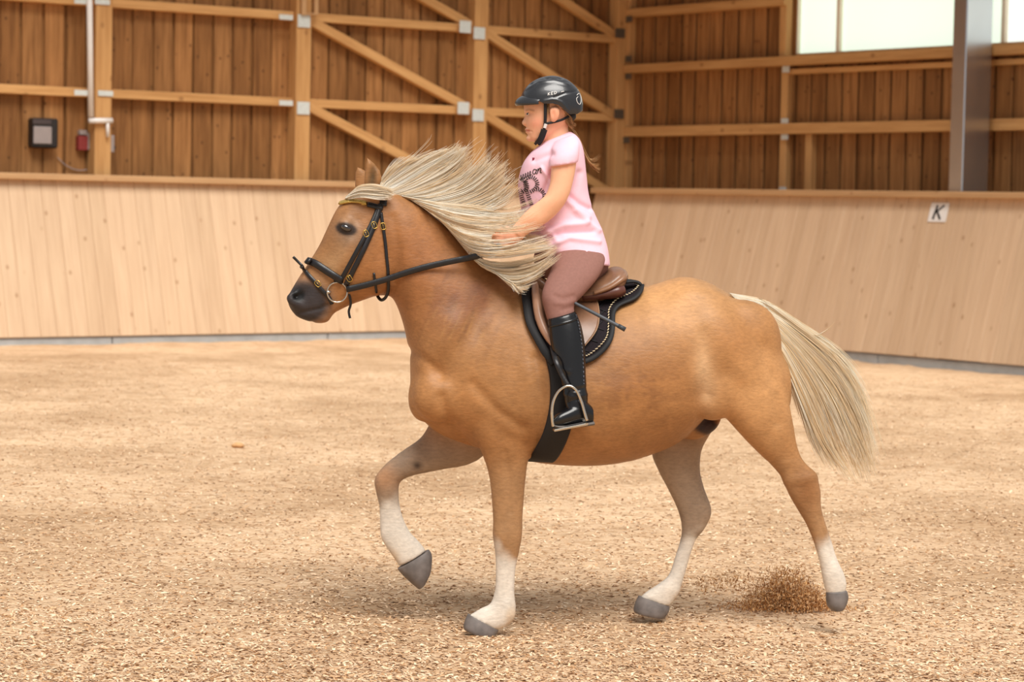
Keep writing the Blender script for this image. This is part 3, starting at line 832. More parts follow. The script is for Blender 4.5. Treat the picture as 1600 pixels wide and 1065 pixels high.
# ------------------------------------------------------------------ hair built strand by strand
def hair_sheet(guides, n, lat_fn, npts=11, rad=.0016, clump=9, spread=.05, jit=4.0, ext=(0.75, 1.08), seed=1, curl=0.0):
    """strands between neighbouring guide lines (photo pixels), grouped in locks. returns list of (points, radius)"""
    r = np.random.default_rng(seed)
    G = np.array([spline(g, 24) for g in guides]); ng = len(G); out = []
    for c in range(max(1, n // clump)):
        t0 = r.uniform(0, ng - 1); dj = r.normal(0, jit, 2); ph = r.uniform(0, 6.28); lt = r.normal(0, .009); e0 = r.uniform(*ext)
        for k in range(clump):
            t = float(np.clip(t0 + r.normal(0, spread), 0, ng - 1)); i = min(int(t), ng - 2); u = t - i
            g = G[i] * (1 - u) + G[i + 1] * u
            e = min(1.12, e0 * r.uniform(.9, 1.05)); s = np.linspace(0, e, npts); jj = r.normal(0, jit * .35, 2); lk = lt + r.normal(0, .005)
            pts = []; t00 = t
            for a in s:
                tt = float(np.clip(t0 + (t00 - t0) * (1 - .65 * a ** 2), 0, ng - 1)); i = min(int(tt), ng - 2); u = tt - i; g = G[i] * (1 - u) + G[i + 1] * u
                q = a * 23; i0 = min(int(q), 22); w = q - i0
                p = g[i0] * (1 - w) + g[i0 + 1] * w
                p = p + (dj + jj) * a ** 1.3 + curl * a * np.array([math.sin(ph + 5 * a), math.cos(ph + 4 * a)])
                pts.append(HP(p[0], p[1], lat_fn(a, t / (ng - 1)) + lk * a))
            out.append((np.array(pts), rad * r.uniform(.75, 1.25), (c, k)))
    return out

def under_sheet(guides, lat_fn, a1=.72, na=26, nt_=40, seed=1, lift=-.012):
    """pale sheet added under the loose strands so the gaps look bright"""
    r = np.random.default_rng(seed); G = np.array([spline(g, 24) for g in guides]); ng = len(G); vs = []
    ends = a1 * r.uniform(.8, 1.0, nt_)
    for k in range(nt_):
        t = k / (nt_ - 1) * (ng - 1); i = min(int(t), ng - 2); u = t - i; g = G[i] * (1 - u) + G[i + 1] * u
        for m in range(na):
            a = ends[k] * m / (na - 1); q = a * 23; i0 = min(int(q), 22); w = q - i0; p = g[i0] * (1 - w) + g[i0 + 1] * w
            vs.append(HP(p[0], p[1], lat_fn(a, t / (ng - 1)) + lift + .004 * math.sin(k * 2.4 + 3 * a)))
    fs = [(k * na + m, (k + 1) * na + m, (k + 1) * na + m + 1, k * na + m + 1) for k in range(nt_ - 1) for m in range(na - 1)]
    return vs, fs

def hair_object(name, strands, cols, mat, parent, seed=3, sheets=()):
    r = np.random.default_rng(seed); vs = []; fs = []; cs = []
    for sv, sf in sheets:  # added underlay that brightens the gaps between strands
        n0 = len(vs); vs += list(sv); fs += [tuple(i + n0 for i in q) for q in sf]; cs += [cols[0] * .45 + cols[1] * .55] * len(sv)
    lock = {}
    for pts, rad, (c, k) in strands:
        m = len(pts); n0 = len(vs)
        if (c) not in lock: lock[c] = r.uniform(0, 1)
        w = np.clip(lock[c] + r.normal(0, .18), 0, 1)
        base = cols[0] * (1 - w) + cols[1] * w
        T = pts[-1] - pts[0]; a = norm(np.cross(T, hn)); b = hn
        for i in range(m):
            s = i / (m - 1); rr = rad * (1 - .75 * s ** 2)
            for j in range(3):
                t = 2.094 * j + c
                vs.append(pts[i] + rr * (math.cos(t) * a + math.sin(t) * b)); cs.append(base)
        for i in range(m - 1):
            for j in range(3):
                q = (j + 1) % 3
                fs.append((n0 + i * 3 + j, n0 + i * 3 + q, n0 + (i + 1) * 3 + q, n0 + (i + 1) * 3 + j))
    me = mesh_data(name, vs, fs, True); set_col(me, np.array(cs))
    return obj_from(name, me, mat, parent)

M_HAIR, nt, b = new_mat('flaxen_hair')
at = nt.nodes.new('ShaderNodeAttribute'); at.attribute_name = 'Col'
nt.links.new(at.outputs[0], b.inputs['Base Color']); b.inputs['Roughness'].default_value = .45; b.inputs['Specular IOR Level'].default_value = .3
tr = nt.nodes.new('ShaderNodeBsdfTranslucent'); nt.links.new(at.outputs[0], tr.inputs[0])
mx = nt.nodes.new('ShaderNodeMixShader'); mx.inputs[0].default_value = .5
nt.links.new(b.outputs[0], mx.inputs[1]); nt.links.new(tr.outputs[0], mx.inputs[2]); nt.links.new(mx.outputs[0], nt.nodes['Material Output'].inputs[0])
FLAX = (C3(255, 252, 244), C3(250, 232, 200))
def root(a): return min(1.0, a / .22)
def lat_A(a, t): return .01 + (-.04 + .09 * t) * root(a) + .04 * a
def lat_B(a, t): return .02 + (.03 + .07 * t) * root(a) + .06 * a
def lat_C(a, t): return .03 + (.08 + .05 * t) * root(a) + .10 * a
def lat_T(a, t): return .085 * (1 - a) ** 2 + (-.03 + .09 * t) * root(a)
st = []
A = [[(588, 298), (598, 276), (614, 253), (640, 236)], [(592, 299), (610, 284), (645, 262), (680, 243), (700, 236)], [(598, 300), (628, 286), (668, 262), (700, 246), (716, 238)],
     [(612, 304), (645, 292), (690, 270), (716, 252), (730, 236)], [(622, 306), (660, 299), (702, 284), (730, 264), (744, 246)], [(634, 309), (675, 306), (722, 291), (752, 268), (770, 250)],
     [(645, 313), (690, 314), (738, 302), (768, 282), (790, 263)], [(655, 319), (705, 325), (748, 314), (778, 300), (796, 284)], [(665, 326), (715, 338), (756, 330), (786, 316), (802, 300)]]
st += hair_sheet(A, 1900, lat_A, seed=1, jit=6, clump=10, spread=.16, ext=(.5, 1.08))
st += hair_sheet(A, 320, lat_A, seed=11, jit=10, clump=3, spread=.05, ext=(.9, 1.12), rad=.0012, curl=2.0)
B = [[(628, 306), (690, 318), (745, 324), (790, 332), (842, 320)], [(645, 313), (705, 334), (760, 342), (805, 342), (842, 326)], [(660, 322), (715, 350), (770, 358), (810, 354), (836, 345)],
     [(675, 333), (722, 366), (772, 374), (812, 370), (838, 376)], [(688, 344), (730, 382), (776, 390), (818, 384), (856, 378)], [(700, 357), (738, 396), (780, 402), (828, 394), (868, 384)]]
st += hair_sheet(B, 1900, lat_B, seed=2, jit=5, clump=10, spread=.14, ext=(.55, 1.05))
Cg = [[(704, 362), (742, 400), (784, 410), (832, 402), (872, 386)], [(715, 374), (748, 412), (790, 424), (834, 420), (868, 400)], [(730, 392), (760, 418), (798, 434), (836, 424), (872, 394)],
      [(745, 404), (772, 424), (800, 442), (824, 438), (856, 420)], [(765, 415), (787, 433), (804, 448), (814, 452), (824, 452)], [(780, 424), (798, 441), (807, 452), (813, 457)]]
st += hair_sheet(Cg, 1100, lat_C, seed=3, jit=3.5, clump=8, spread=.08, ext=(.55, 1.04))
st += hair_sheet(B[1:], 150, lambda a, t: .03 + .20 * root(a * .5) + .01 * t, seed=31, jit=6, clump=5, spread=.12, ext=(.75, 1.08), rad=.0014)
hair_object('mane', st, FLAX, M_HAIR, horse, sheets=[under_sheet(A, lat_A, .62), under_sheet(B, lat_B, .7), under_sheet(Cg, lat_C, .66)])
Fg = [[(547, 302), (562, 290), (588, 288), (615, 296)], [(541, 307), (562, 297), (590, 298), (618, 302)], [(539, 310), (562, 303), (592, 305), (616, 306)], [(541, 312), (565, 308), (590, 311), (606, 311)]]
st = hair_sheet(Fg, 700, lambda a, t: .02 + .085 * math.sin(min(1, a * 1.1 + .12) * 2.2), seed=5, jit=1.6, clump=7, spread=.08, ext=(.7, 1.0), rad=.0015)
hair_object('forelock', st, FLAX, M_HAIR, horse)
Tg = [[(1140, 458), (1196, 470), (1245, 502), (1300, 540), (1338, 585), (1352, 640)], [(1144, 462), (1200, 484), (1256, 524), (1312, 576), (1347, 650), (1366, 716)],
      [(1150, 468), (1205, 500), (1256, 550), (1302, 612), (1334, 680), (1352, 733)], [(1156, 474), (1205, 512), (1246, 560), (1282, 622), (1308, 690), (1334, 736)],
      [(1162, 482), (1206, 522), (1236, 572), (1264, 632), (1288, 692), (1314, 734)], [(1168, 490), (1206, 532), (1229, 576), (1250, 632), (1268, 684), (1284, 716)]]
st = hair_sheet(Tg, 2700, lat_T, seed=6, jit=6.5, clump=10, spread=.2, ext=(.6, 1.06), rad=.0017, curl=3.5)
st += hair_sheet(Tg, 300, lambda a, t: .05 * (1 - a), seed=16, jit=11, clump=3, spread=.05, ext=(.5, .95), rad=.0012, curl=3)
st += hair_sheet([[(1210, 490), (1265, 522), (1290, 516), (1304, 503)], [(1230, 500), (1268, 524), (1288, 519), (1300, 508)]], 24, lambda a, t: .02, seed=17, jit=1, clump=6, rad=.0012)
hair_object('tail', st, (C3(255, 252, 242), C3(248, 228, 192)), M_HAIR, horse, 9, sheets=[under_sheet(Tg, lat_T, .8)])
# feathering behind the fetlocks is part of the coat
# ------------------------------------------------------------------ tack
M_LEATHER = plain('black_leather', srgb(22, 19, 21), 0.38, 0, 0.15, 60, spec=.5, bump=.15)
M_BROWN = plain('brown_saddle_leather', srgb(128, 92, 68), 0.32, 0, 0.12, 30, spec=.55, bump=.1)
M_DBROWN = plain('dark_brown_leather', srgb(92, 52, 42), 0.35, 0, 0.1, 30, spec=.5)
M_GOLD = plain('gold_beads', srgb(196, 164, 88), 0.35, 0.6, 0.2, 200, bump=.6)
M_BRASS = plain('brass', srgb(206, 168, 84), 0.25, 0.9, 0.05, 30)
M_SILVER = plain('polished_steel', srgb(200, 192, 180), 0.18, 0.95, 0.05, 30)
M_QUILT = plain('black_quilted_cloth', srgb(34, 27, 31), 0.85, 0, 0.2, 120, spec=.2, bump=.3)
M_TRIM = plain('black_binding', srgb(14, 13, 16), 0.7, 0, 0.1, 60)
M_ROPE = plain('cream_piping', srgb(214, 196, 160), 0.6, 0, 0.1, 60)

def smooth_path(P, it=3):
    P = np.array(P)
    for _ in range(it): P[1:-1] = (P[:-2] + 2 * P[1:-1] + P[2:]) / 4
    return P
def surf_strap(name, pts, w, t, mat, parent, off=.004, n=24, both=False, sm=2):
    P, Nn = hits(spx(pts, n), off); P = smooth_path(P, sm)
    v, f = strap(P, Nn, w, t); o = mobj(name, v, f, mat, parent, True)
    if both:
        v = mirror(np.array(v)); mobj(name, v, f, mat, parent, True)
    return o
def buckle(px, py, ang, mat, parent, sx=.011, sy=.008, off=.009):
    P, n_ = hit(px, py, off); a = math.radians(ang)
    u = norm(hx * math.cos(a) - UP * math.sin(a)); u = norm(u - n_ * np.dot(u, n_)); w = np.cross(n_, u)
    path = [P + u * sx * c1 + w * sy * c2 for c1, c2 in ((-1, -1), (1, -1), (1, 1), (-1, 1))]
    v, f = tube(spline(path, 16, True), .0016, 6, True); mb = MB(); mb.add(v, f)
    v, f = tube([P - u * sx, P + u * sx], .0012, 5); mb.add(v, f)
    return mb.obj('buckle', mat, parent, True)

bridle = empty('bridle', hit(545, 430)[0], 'black leather bridle with a gold browband on the horse\'s head', 'bridle')
def wrap_near_far(name, pts, top, w, t, mat, off=.005, n=26, bottom=None):
    """band over the nose or brow: near half, crossing point on the midline, mirrored far half"""
    P, Nn = hits(spx(pts, n), off); P = smooth_path(P, 2)
    T = HP(top[0], top[1], 0.0); tn = norm(T - HP(top[2], top[3], 0.0))
    path = np.vstack([P[::-1], [T], mirror(P)])
    Nm = np.vstack([Nn[::-1], [tn], Nn - 2 * np.outer(Nn @ hn, hn)])
    path = smooth_path(path, 1)
    v, f = strap(path, Nm, w, t); return mobj(name, v, f, mat, bridle, True)
# crown and cheek straps, both sides
surf_strap('cheekpiece', [(594, 320), (587, 345), (575, 374), (562, 402), (549, 428), (541, 444)], .021, .006, M_LEATHER, bridle, .007, both=True)
surf_strap('noseband_hanger', [(591, 324), (580, 350), (565, 378), (551, 404), (538, 428), (533, 436)], .018, .006, M_LEATHER, bridle, .006, both=True)
surf_strap('crownpiece', [(598, 322), (599, 312), (600, 304)], .03, .005, M_LEATHER, bridle, .006, n=8, both=True)
surf_strap('browband_loop', [(574, 320), (586, 323), (598, 326)], .022, .008, M_LEATHER, bridle, .007, n=8, both=True)
wrap_near_far('browband', [(574, 319), (560, 316), (546, 316), (534, 319)], (526, 320, 560, 350), .016, .008, M_GOLD, .008)
# throat lash hanging loose under the jaw
P1, N1 = hits(spx([(595, 332), (598, 352), (602, 378), (604, 404), (606, 424)], 12), .005)
fr = [HP(607, 440, .085), HP(606.5, 455, .065), HP(602, 465, .045), HP(596, 468.5, .03), HP(591, 464, .01), HP(588, 455, -.02), HP(586, 440, -.06)]
path = spline(np.vstack([P1[::2], fr]), 44); nn_ = np.vstack([N1[::2], [hn] * len(fr)]); nn_ = spline(nn_, 44)
v, f = strap(path, nn_, .013, .006); mobj('throat_lash', v, f, M_LEATHER, bridle, True)
surf_strap('keeper_end', [(584, 426), (586, 440), (588, 456)], .010, .005, M_LEATHER, bridle, .006, n=8)
# noseband, flash strap and its loose end
wrap_near_far('noseband', [(537, 439), (524, 431), (508, 421), (494, 412), (482, 408)], (474, 411, 500, 440), .030, .014, M_LEATHER, .009)
surf_strap('flash_strap', [(472, 416), (482, 429), (492, 440), (503, 453), (513, 463), (519, 474)], .017, .006, M_LEATHER, bridle, .006, both=True)
v, f = strap(spline([HP(458, 401, .02), HP(465, 408, .02), HP(472, 415, .025)], 8), [hn] * 8, .011, .004); mobj('strap_end', v, f, M_LEATHER, bridle, True)
v, f = strap(spline([HP(538, 442, .062), HP(545, 458, .058), HP(548, 474, .05), HP(545, 486, .045), HP(547, 497, .045)], 16), [hn] * 16, .010, .004); mobj('curb_strap_end', v, f, M_LEATHER, bridle, True)
# bit
c_ = hit(527, 455, .012)[0]; rr = 15.5 * PXM
v, f = tube([c_ + rr * (hx * math.cos(t) + UP * math.sin(t)) for t in np.linspace(0, 2 * math.pi, 32, endpoint=False)], .0034, 8, True)
mobj('bit_ring', v, f, M_SILVER, bridle, True)
v, f = tube([mirror(c_) + rr * (hx * math.cos(t) + UP * math.sin(t)) for t in np.linspace(0, 2 * math.pi, 32, endpoint=False)], .0034, 8, True)
mobj('bit_ring', v, f, M_SILVER, bridle, True)
v, f = tube([c_ - hx * rr + hn * .003, c_ - hx * rr * .5 - hn * .03, mirror(c_) - hx * rr * .5 + hn * .03, mirror(c_) - hx * rr], [.006, .007, .007, .006], 8)
mobj('mouthpiece', v, f, M_SILVER, bridle, True)
for q in ((584, 352, 70, M_BRASS), (571, 365, 65, M_BRASS), (598, 354, 80, M_BRASS), (546, 434, 60, M_BRASS), (497, 443, 45, M_BRASS), (560, 447, -15, M_SILVER)): buckle(*q[:3], q[3], bridle)
# reins: along the neck, then free to the hands
HAND = HP(795, 374, .14)
P1, N1 = hits(spx([(541, 450), (560, 446), (585, 440), (612, 432), (640, 424), (670, 416), (700, 410), (725, 405)], 22), .014)
for i in range(len(P1)):
    L0 = lat_of(P1[i]); want = .075 + .075 * i / 21
    if L0 < want: P1[i] = P1[i] + hn * (want - L0)
P1 = smooth_path(P1, 6)
path = np.vstack([P1, spline([P1[-1], HP(748, 399, .185), HP(768, 391, .19), HAND], 12)[1:]])
for s in (1, -1):
    pp = path if s > 0 else mirror(path)
    v, f = strap(pp, [hn * s] * len(pp), .025, .006); mobj('rein', v, f, M_LEATHER, bridle, True)

# saddle cloth: draped from the spine down both flanks
def drape(left, right, nrow, ncol, off, top_row=True):
    """rows between two photo-space edge curves laid on the flank"""
    Lc, Rc = spline(left, nrow), spline(right, nrow); P = []
    for i in range(nrow):
        row = []
        for j in range(ncol):
            q = Lc[i] * (1 - j / (ncol - 1)) + Rc[i] * j / (ncol - 1)
            row.append(hit(q[0], q[1], off, .03)[0])
        P.append(row)
    return np.array(P)
def grid_obj(name, P, mat, parent, thick, sub=0):
    a, b = P.shape[:2]; fs = [(i * b + j, i * b + j + 1, (i + 1) * b + j + 1, (i + 1) * b + j) for i in range(a - 1) for j in range(b - 1)]
    o = mobj(name, P.reshape(-1, 3), fs, mat, parent, True)
    m = o.modifiers.new('thickness', 'SOLIDIFY'); m.thickness = thick; m.offset = 0
    return o
def smooth_grid(P, it):
    P = P.copy()
    for _ in range(it):
        P[1:-1, 1:-1] = (P[1:-1, 1:-1] * 2 + P[:-2, 1:-1] + P[2:, 1:-1] + P[1:-1, :-2] + P[1:-1, 2:]) / 6
    return P
cloth = empty('saddle_cloth', HP(900, 475), 'black quilted saddle cloth with cream piping under the saddle', 'saddle cloth')
PL_ = [(816, 446), (816, 451), (816, 458), (819, 480), (824, 502), (836, 526), (848, 546), (863, 570)]
PR_ = [(984, 441), (1002, 449), (1003, 459), (990, 473), (966, 483), (958, 505), (952, 538), (914, 566)]
G = drape(PL_, PR_, 26, 40, .012)
# ridge row on the midline carries the cloth over the back
ridge = []
for j in range(40):
    q = np.array(PL_[0]) * (1 - j / 39) + np.array(PR_[0]) * j / 39
    P = HP(q[0], q[1] + 10, 0.0); r_ = HB.ray_cast(Vector(P + UP * .6), Vector((0, 0, -1))); ridge.append(np.array(r_[0]) + UP * (.014 + .022 * sstep(j / 39, .75, .95)))
G = smooth_grid(np.concatenate([np.array(ridge)[None], G[2:]], 0), 3)
for s in (1, -1):
    grid_obj('quilted_panel', G if s > 0 else mirror(G.reshape(-1, 3)).reshape(G.shape), M_QUILT, cloth, .012)
# binding and piping along the rear and front edges (near and far)
def edge_path(pts, off, n=60): return smooth_path(hits(spx(pts, n), off)[0], 2)
rear = [(976, 441), (990, 439), (1001, 443), (1004, 451), (1003, 460), (992, 472), (968, 481), (958, 494), (958, 512), (954, 532), (942, 549), (924, 563), (908, 568)]
front = [(818, 446), (818, 460), (822, 484), (828, 508), (840, 530), (852, 550), (866, 569)]
for s in (1, -1):
    for pth, w in ((rear, .022), (front, .035)):
        q = hits(spx(pth, 50), .021); P = smooth_path(q[0], 3); P = P if s > 0 else mirror(P); Nn = q[1] if s > 0 else q[1] - 2 * np.outer(q[1] @ hn, hn)
        v, f = strap(P, Nn, w, .009); mobj('binding', v, f, M_TRIM, cloth, True)
pip = [(972, 441), (990, 441), (1001, 447), (999, 456), (986, 466), (966, 475), (953, 490), (952, 508), (949, 528), (938, 543), (920, 557), (906, 562)]
q = edge_path(pip, .027, 150); mb = MB()
for i in range(0, 146, 3):
    d_ = q[i + 2] - q[i]; sd = norm(np.cross(d_, hn)) * .002
    v, f = tube([q[i] - sd, q[i + 2] + sd], .0024, 6); mb.add(v, f)
mb.obj('piping', M_ROPE, cloth, True)
# quilting welts
mb = MB()
for k in range(7):
    p0 = (936 + k * 4, 470 + k * 1.5); 
    for a in ((920, 552), (934, 538), (944, 520), (947, 505), (948, 492), (958, 478), (976, 466))[k:k + 1]:
        P = edge_path([(a[0] - 26, a[1] - 14), (a[0] - 12, a[1] - 4), a], .0195, 10); v, f = tube(P, .0022, 5); mb.add(v, f)
        P = edge_path([(a[0] - 24, a[1] + 4), (a[0] - 12, a[1] - 6), (a[0] - 2, a[1] - 14)], .0195, 10); v, f = tube(P, .0022, 5); mb.add(v, f)
mb.obj('quilting_welts', M_TRIM, cloth, True)

# saddle
saddle = empty('saddle', HP(905, 455), 'brown leather saddle with flaps under the rider', 'saddle')
FLl = [(830, 442), (833, 466), (841, 500), (853, 528), (864, 546)]
FLr = [(920, 458), (930, 468), (936, 498), (930, 524), (912, 546)]
G = smooth_grid(drape(FLl, FLr, 20, 22, .034), 2)
for s in (1, -1):
    g = G if s > 0 else mirror(G.reshape(-1, 3)).reshape(G.shape)
    fl = grid_obj('flap', g, M_BROWN, saddle, .008)
    b_ = list(g[:, -1]); v, f = tube(b_ + list(g[-1, ::-1]) , .003, 6); mobj('flap_edge', v, f, plain('edge_leather', srgb(166, 130, 98), .4), fl, True)
    fr_ = [g[i, 0] for i in range(20)]; v, f = tube(np.array(fr_) + hn * s * .006, [.008 + .012 * math.sin(math.pi * i / 19) for i in range(20)], 10)
    mobj('knee_roll', v, f, plain('tan_leather', srgb(168, 128, 104), .35), fl, True)
SEAT = [(824, 428, 830, 460, .045, 0), (838, 426, 842, 466, .06, 0), (850, 434, 848, 470, .075, 0), (872, 444, 874, 474, .10, 0), (905, 442, 908, 474, .135, 0), (935, 430, 938, 470, .15, 0), (955, 418, 962, 460, .145, 0), (966, 416, 972, 446, .12, 0), (972, 420, 975, 436, .085, 0)]
v, f, e_ = remesh([loft(SEAT, 40, 28, 2.4)], .006, 6); mobj('seat', v, f, M_BROWN, saddle, True)
v, f = loft([(917, 450, 919, 462, .155, 0), (940, 440, 944, 454, .165, 0), (962, 424, 968, 442, .15, 0), (973, 420, 976, 437, .10, 0)], 20, 24, 2.4); mobj('cantle_welt', v, f, plain('cantle_leather', srgb(140, 102, 76), .3), saddle, True)
for s in (1, -1):
    v, f = loft([(905, 458, 910, 470, .03, s * .10), (935, 452, 938, 468, .05, s * .10), (960, 442, 964, 466, .06, s * .10), (973, 444, 976, 460, .045, s * .095)], 16, 18); mobj('rear_panel', v, f, M_DBROWN, saddle, True)
# girth round the belly
gp = [(868, 548), (878, 580), (880, 620), (875, 655), (864, 688), (850, 712)]
P, Nn = hits(spx(gp, 26), .008); P = smooth_path(P, 2)
und = HP(838, 721, 0) - UP * .012
path = np.vstack([P, [und], mirror(P[::-1])]); nm = np.vstack([Nn, [-UP], (Nn - 2 * np.outer(Nn @ hn, hn))[::-1]])
path = spline(path, 80); nm = spline(nm, 80); path = smooth_path(path, 2)
v, f = strap(path, nm, .105, .016); mobj('girth', v, f, plain('black_girth', srgb(20, 16, 17), .7, bump=.2), saddle, True)

def body_lat(px, py): return float(lat_of(hit(px, py)[0]))
# ------------------------------------------------------------------ the rider
M_SKIN = vcol_mat('skin', rough=0.5, nscale=60, namt=0.03, spec=0.35, sss=0.12)
M_SHIRT = plain('pink_cotton', srgb(240, 196, 210), 0.85, 0, 0.02, 80, spec=.15, bump=.06)
M_BREECH = plain('brown_stretch_cotton', srgb(140, 100, 90), 0.75, 0, 0.06, 90, spec=.2, bump=.08)
M_BOOT = plain('black_riding_boot', srgb(13, 13, 16), 0.25, 0, 0.15, 14, spec=.55, bump=.06)
M_PRINT = plain('dark_print', srgb(52, 42, 40), 0.8)
rider = empty('person', HP(905, 440), 'young rider in a pink t-shirt, brown breeches and black boots on the horse', 'person')

# skin: head, neck, arms and hands in one mesh
def LP(lat): return lat
HEADP = [(842, 134, 884, 134, .045, 0), (826, 146, 893, 146, .066, 0), (820, 157, 896, 160, .072, 0), (818.6, 166, 896, 170, .074, 0), (819.6, 173, 894, 180, .073, 0), (820.2, 180, 888, 190, .070, 0),
         (820.6, 188, 882, 198, .066, 0, 0), (821.5, 196, 874, 206, .060, 0), (822.6, 203, 866, 212, .054, 0), (823.6, 209, 858, 217, .046, 0), (825.2, 215, 850, 221, .038, 0), (829, 220, 844, 223, .024, 0)]
parts = [loft(HEADP, 60, 32, 2.15)]
parts.append(loft([(846, 196, 888, 190, .046, 0), (849, 212, 888, 204, .047, 0), (846, 228, 894, 214, .056, 0), (842, 242, 902, 228, .09, 0)], 20, 24))
parts.append(loft([(821, 180, 826, 180, .009, 0), (818.2, 185.5, 827, 186, .011, 0), (815.2, 191.5, 827, 191.5, .014, 0), (817.6, 195.5, 827, 195, .013, 0), (821, 197.5, 827, 197.5, .009, 0)], 16, 14))   # nose
parts.append(blob(823, 202.2, 3.0, 1.7, 0, .021)); parts.append(blob(823.8, 206.2, 3.0, 1.9, 0, .019)); parts.append(blob(828, 216, 6, 5, 0, .022))
ARM = [(872, 222, 902, 220, .04, .125), (866, 238, 902, 234, .045, .155), (861.5, 262, 900, 258, .043, .172), (859.5, 285, 895, 285, .041, .18), (853, 303, 889, 305, .039, .185), (844, 312, 880, 322, .037, .185),
       (832, 321, 864, 340, .034, .18), (819, 333, 843, 355, .03, .178), (806, 348, 824, 366, .024, .17), (798, 357, 816, 375, .025, .166)]
parts.append(loft(ARM, 60, 22))
ARM_F = [(x1, y1, x2, y2, w, -l) for x1, y1, x2, y2, w, l in ARM]
ARM_F = [(a - d, b + e, c - d, dd + e, w, l) for (a, b, c, dd, w, l), d, e in zip(ARM_F, np.linspace(0, 10, 10), np.linspace(0, -6, 10))]
parts.append(loft(ARM_F, 60, 22))
def hand(s, ox=0.0, oy=0.0):
    r = [loft([(798 + ox, 356 + oy, 815 + ox, 374 + oy, .022, s * .164), (790 + ox, 360 + oy, 808 + ox, 381 + oy, .026, s * .16), (781 + ox, 364 + oy, 800 + ox, 386 + oy, .024, s * .156), (776 + ox, 369 + oy, 793 + ox, 387 + oy, .014, s * .152)], 16, 18)]
    base = [(779, 368), (782, 374), (786, 379.5), (790, 384.5)]; ln = [1.0, 1.08, 1.0, .82]
    for (x, y), l in zip(base, ln):       # four fingers closed round the rein
        x += ox; y += oy
        pth = [HP(x + 4, y, s * .168), HP(x - 5 * l, y - 1, s * .164), HP(x - 8 * l, y + 3, s * .145), HP(x - 3 * l, y + 6, s * .131), HP(x + 4, y + 4, s * .131)]
        v, f = tube(spline(pth, 16), [.0085] * 12 + [.008, .0078, .0072, .006], 10); r.append((v, f))
    pth = [HP(800 + ox, 358 + oy, s * .148), HP(790 + ox, 357 + oy, s * .138), HP(780 + ox, 360 + oy, s * .138), HP(774 + ox, 364 + oy, s * .143)]
    v, f = tube(spline(pth, 12), np.linspace(.0105, .0075, 12), 10); r.append((v, f))
    return r
parts += hand(1); parts += hand(-1, -10, -6)
for s in (1, -1):      # ears
    v, f = loft([(861, 168, 868, 165.5, .006, s * .078), (858.5, 172, 874, 169, .009, s * .083), (858.8, 179, 874.5, 178, .009, s * .085), (859.5, 186, 871, 187, .008, s * .08), (861, 190.5, 866, 191.5, .006, s * .073)], 14, 14)
    parts.append((v, f))
def wk(v):
    x, y = proj_px(v); return np.where((x < 880) & (y < 226), .45, .8)
rv, rf, re_ = remesh(parts, .0036, 8, wk)
rn = vnormals(rv, rf); x, y = proj_px(rv); lt = lat_of(rv); sd = sstep(np.abs(lt), .012, .03)
def rp(a, m):
    global rv
    rv = rv + rn * (m * a)[:, None]
rp(-.0065, gauss(x, y, 825.5, 178, 4.2, 3.2) * sd)                          # eye socket
rp(.0030, np.exp(-(polydist(x, y, [(821, 172.5), (827, 171.5), (834, 173)]) / 1.8) ** 2) * (y < 182))      # brow
rp(.0035, gauss(x, y, 836, 192, 9, 8) * sd)                                  # cheek
rp(-.003, np.exp(-(polydist(x, y, [(821.5, 204.3), (828, 204.5), (831, 205.4)]) / 1.0) ** 2))              # mouth
rp(-.002, gauss(x, y, 822.5, 198.5, 3, 2)); rp(-.0025, gauss(x, y, 823, 211, 4, 2.2))
rp(-.0035, gauss(x, y, 821, 195.4, 1.3, .9) * sstep(np.abs(lt), .003, .007))                                # nostril
rp(-.0055, gauss(x, y, 864.5, 178, 3.2, 5.5) * sstep(np.abs(lt), .076, .084))                               # bowl of the ear
rv = relax(rv, re_, 1, .4)
x, y = proj_px(rv)
rc = np.tile(C3(236, 178, 142), (len(rv), 1))
rc = lay(rc, (228, 142, 118), gauss(x, y, 838, 192, 11, 10) * .55 * (y < 225))
rc = lay(rc, (198, 104, 92), np.exp(-(polydist(x, y, [(822, 203.5), (829, 204.6)]) / 2.2) ** 2) * .8 * (np.abs(lt) < .03))
rc = lay(rc, (222, 140, 112), gauss(x, y, 865, 178, 7, 10) * .5)
rc = lay(rc, (166, 118, 78), np.exp(-(polydist(x, y, [(822, 172.6), (827, 171.6), (834, 173.2)]) / 1.3) ** 2) * .7 * sd * (y < 180))
rc = lay(rc, (226, 156, 132), gauss(x, y, 790, 372, 24, 20) * .5)
bm_ = mesh_data('body', rv, rf, True); set_col(bm_, rc); rb = obj_from('body', bm_, M_SKIN, rider)
RB = BVHTree.FromPolygons([tuple(v) for v in rv], rf)
def rhit(px, py, off=0.0, bvh=None):
    d = norm(ray(px, py)); r_ = (bvh or RB).ray_cast(Vector(CAM), Vector(d))
    if r_[0] is None: return None
    n_ = np.array(r_[1]); n_ = n_ if np.dot(n_, d) < 0 else -n_
    return np.array(r_[0]) + n_ * off, n_
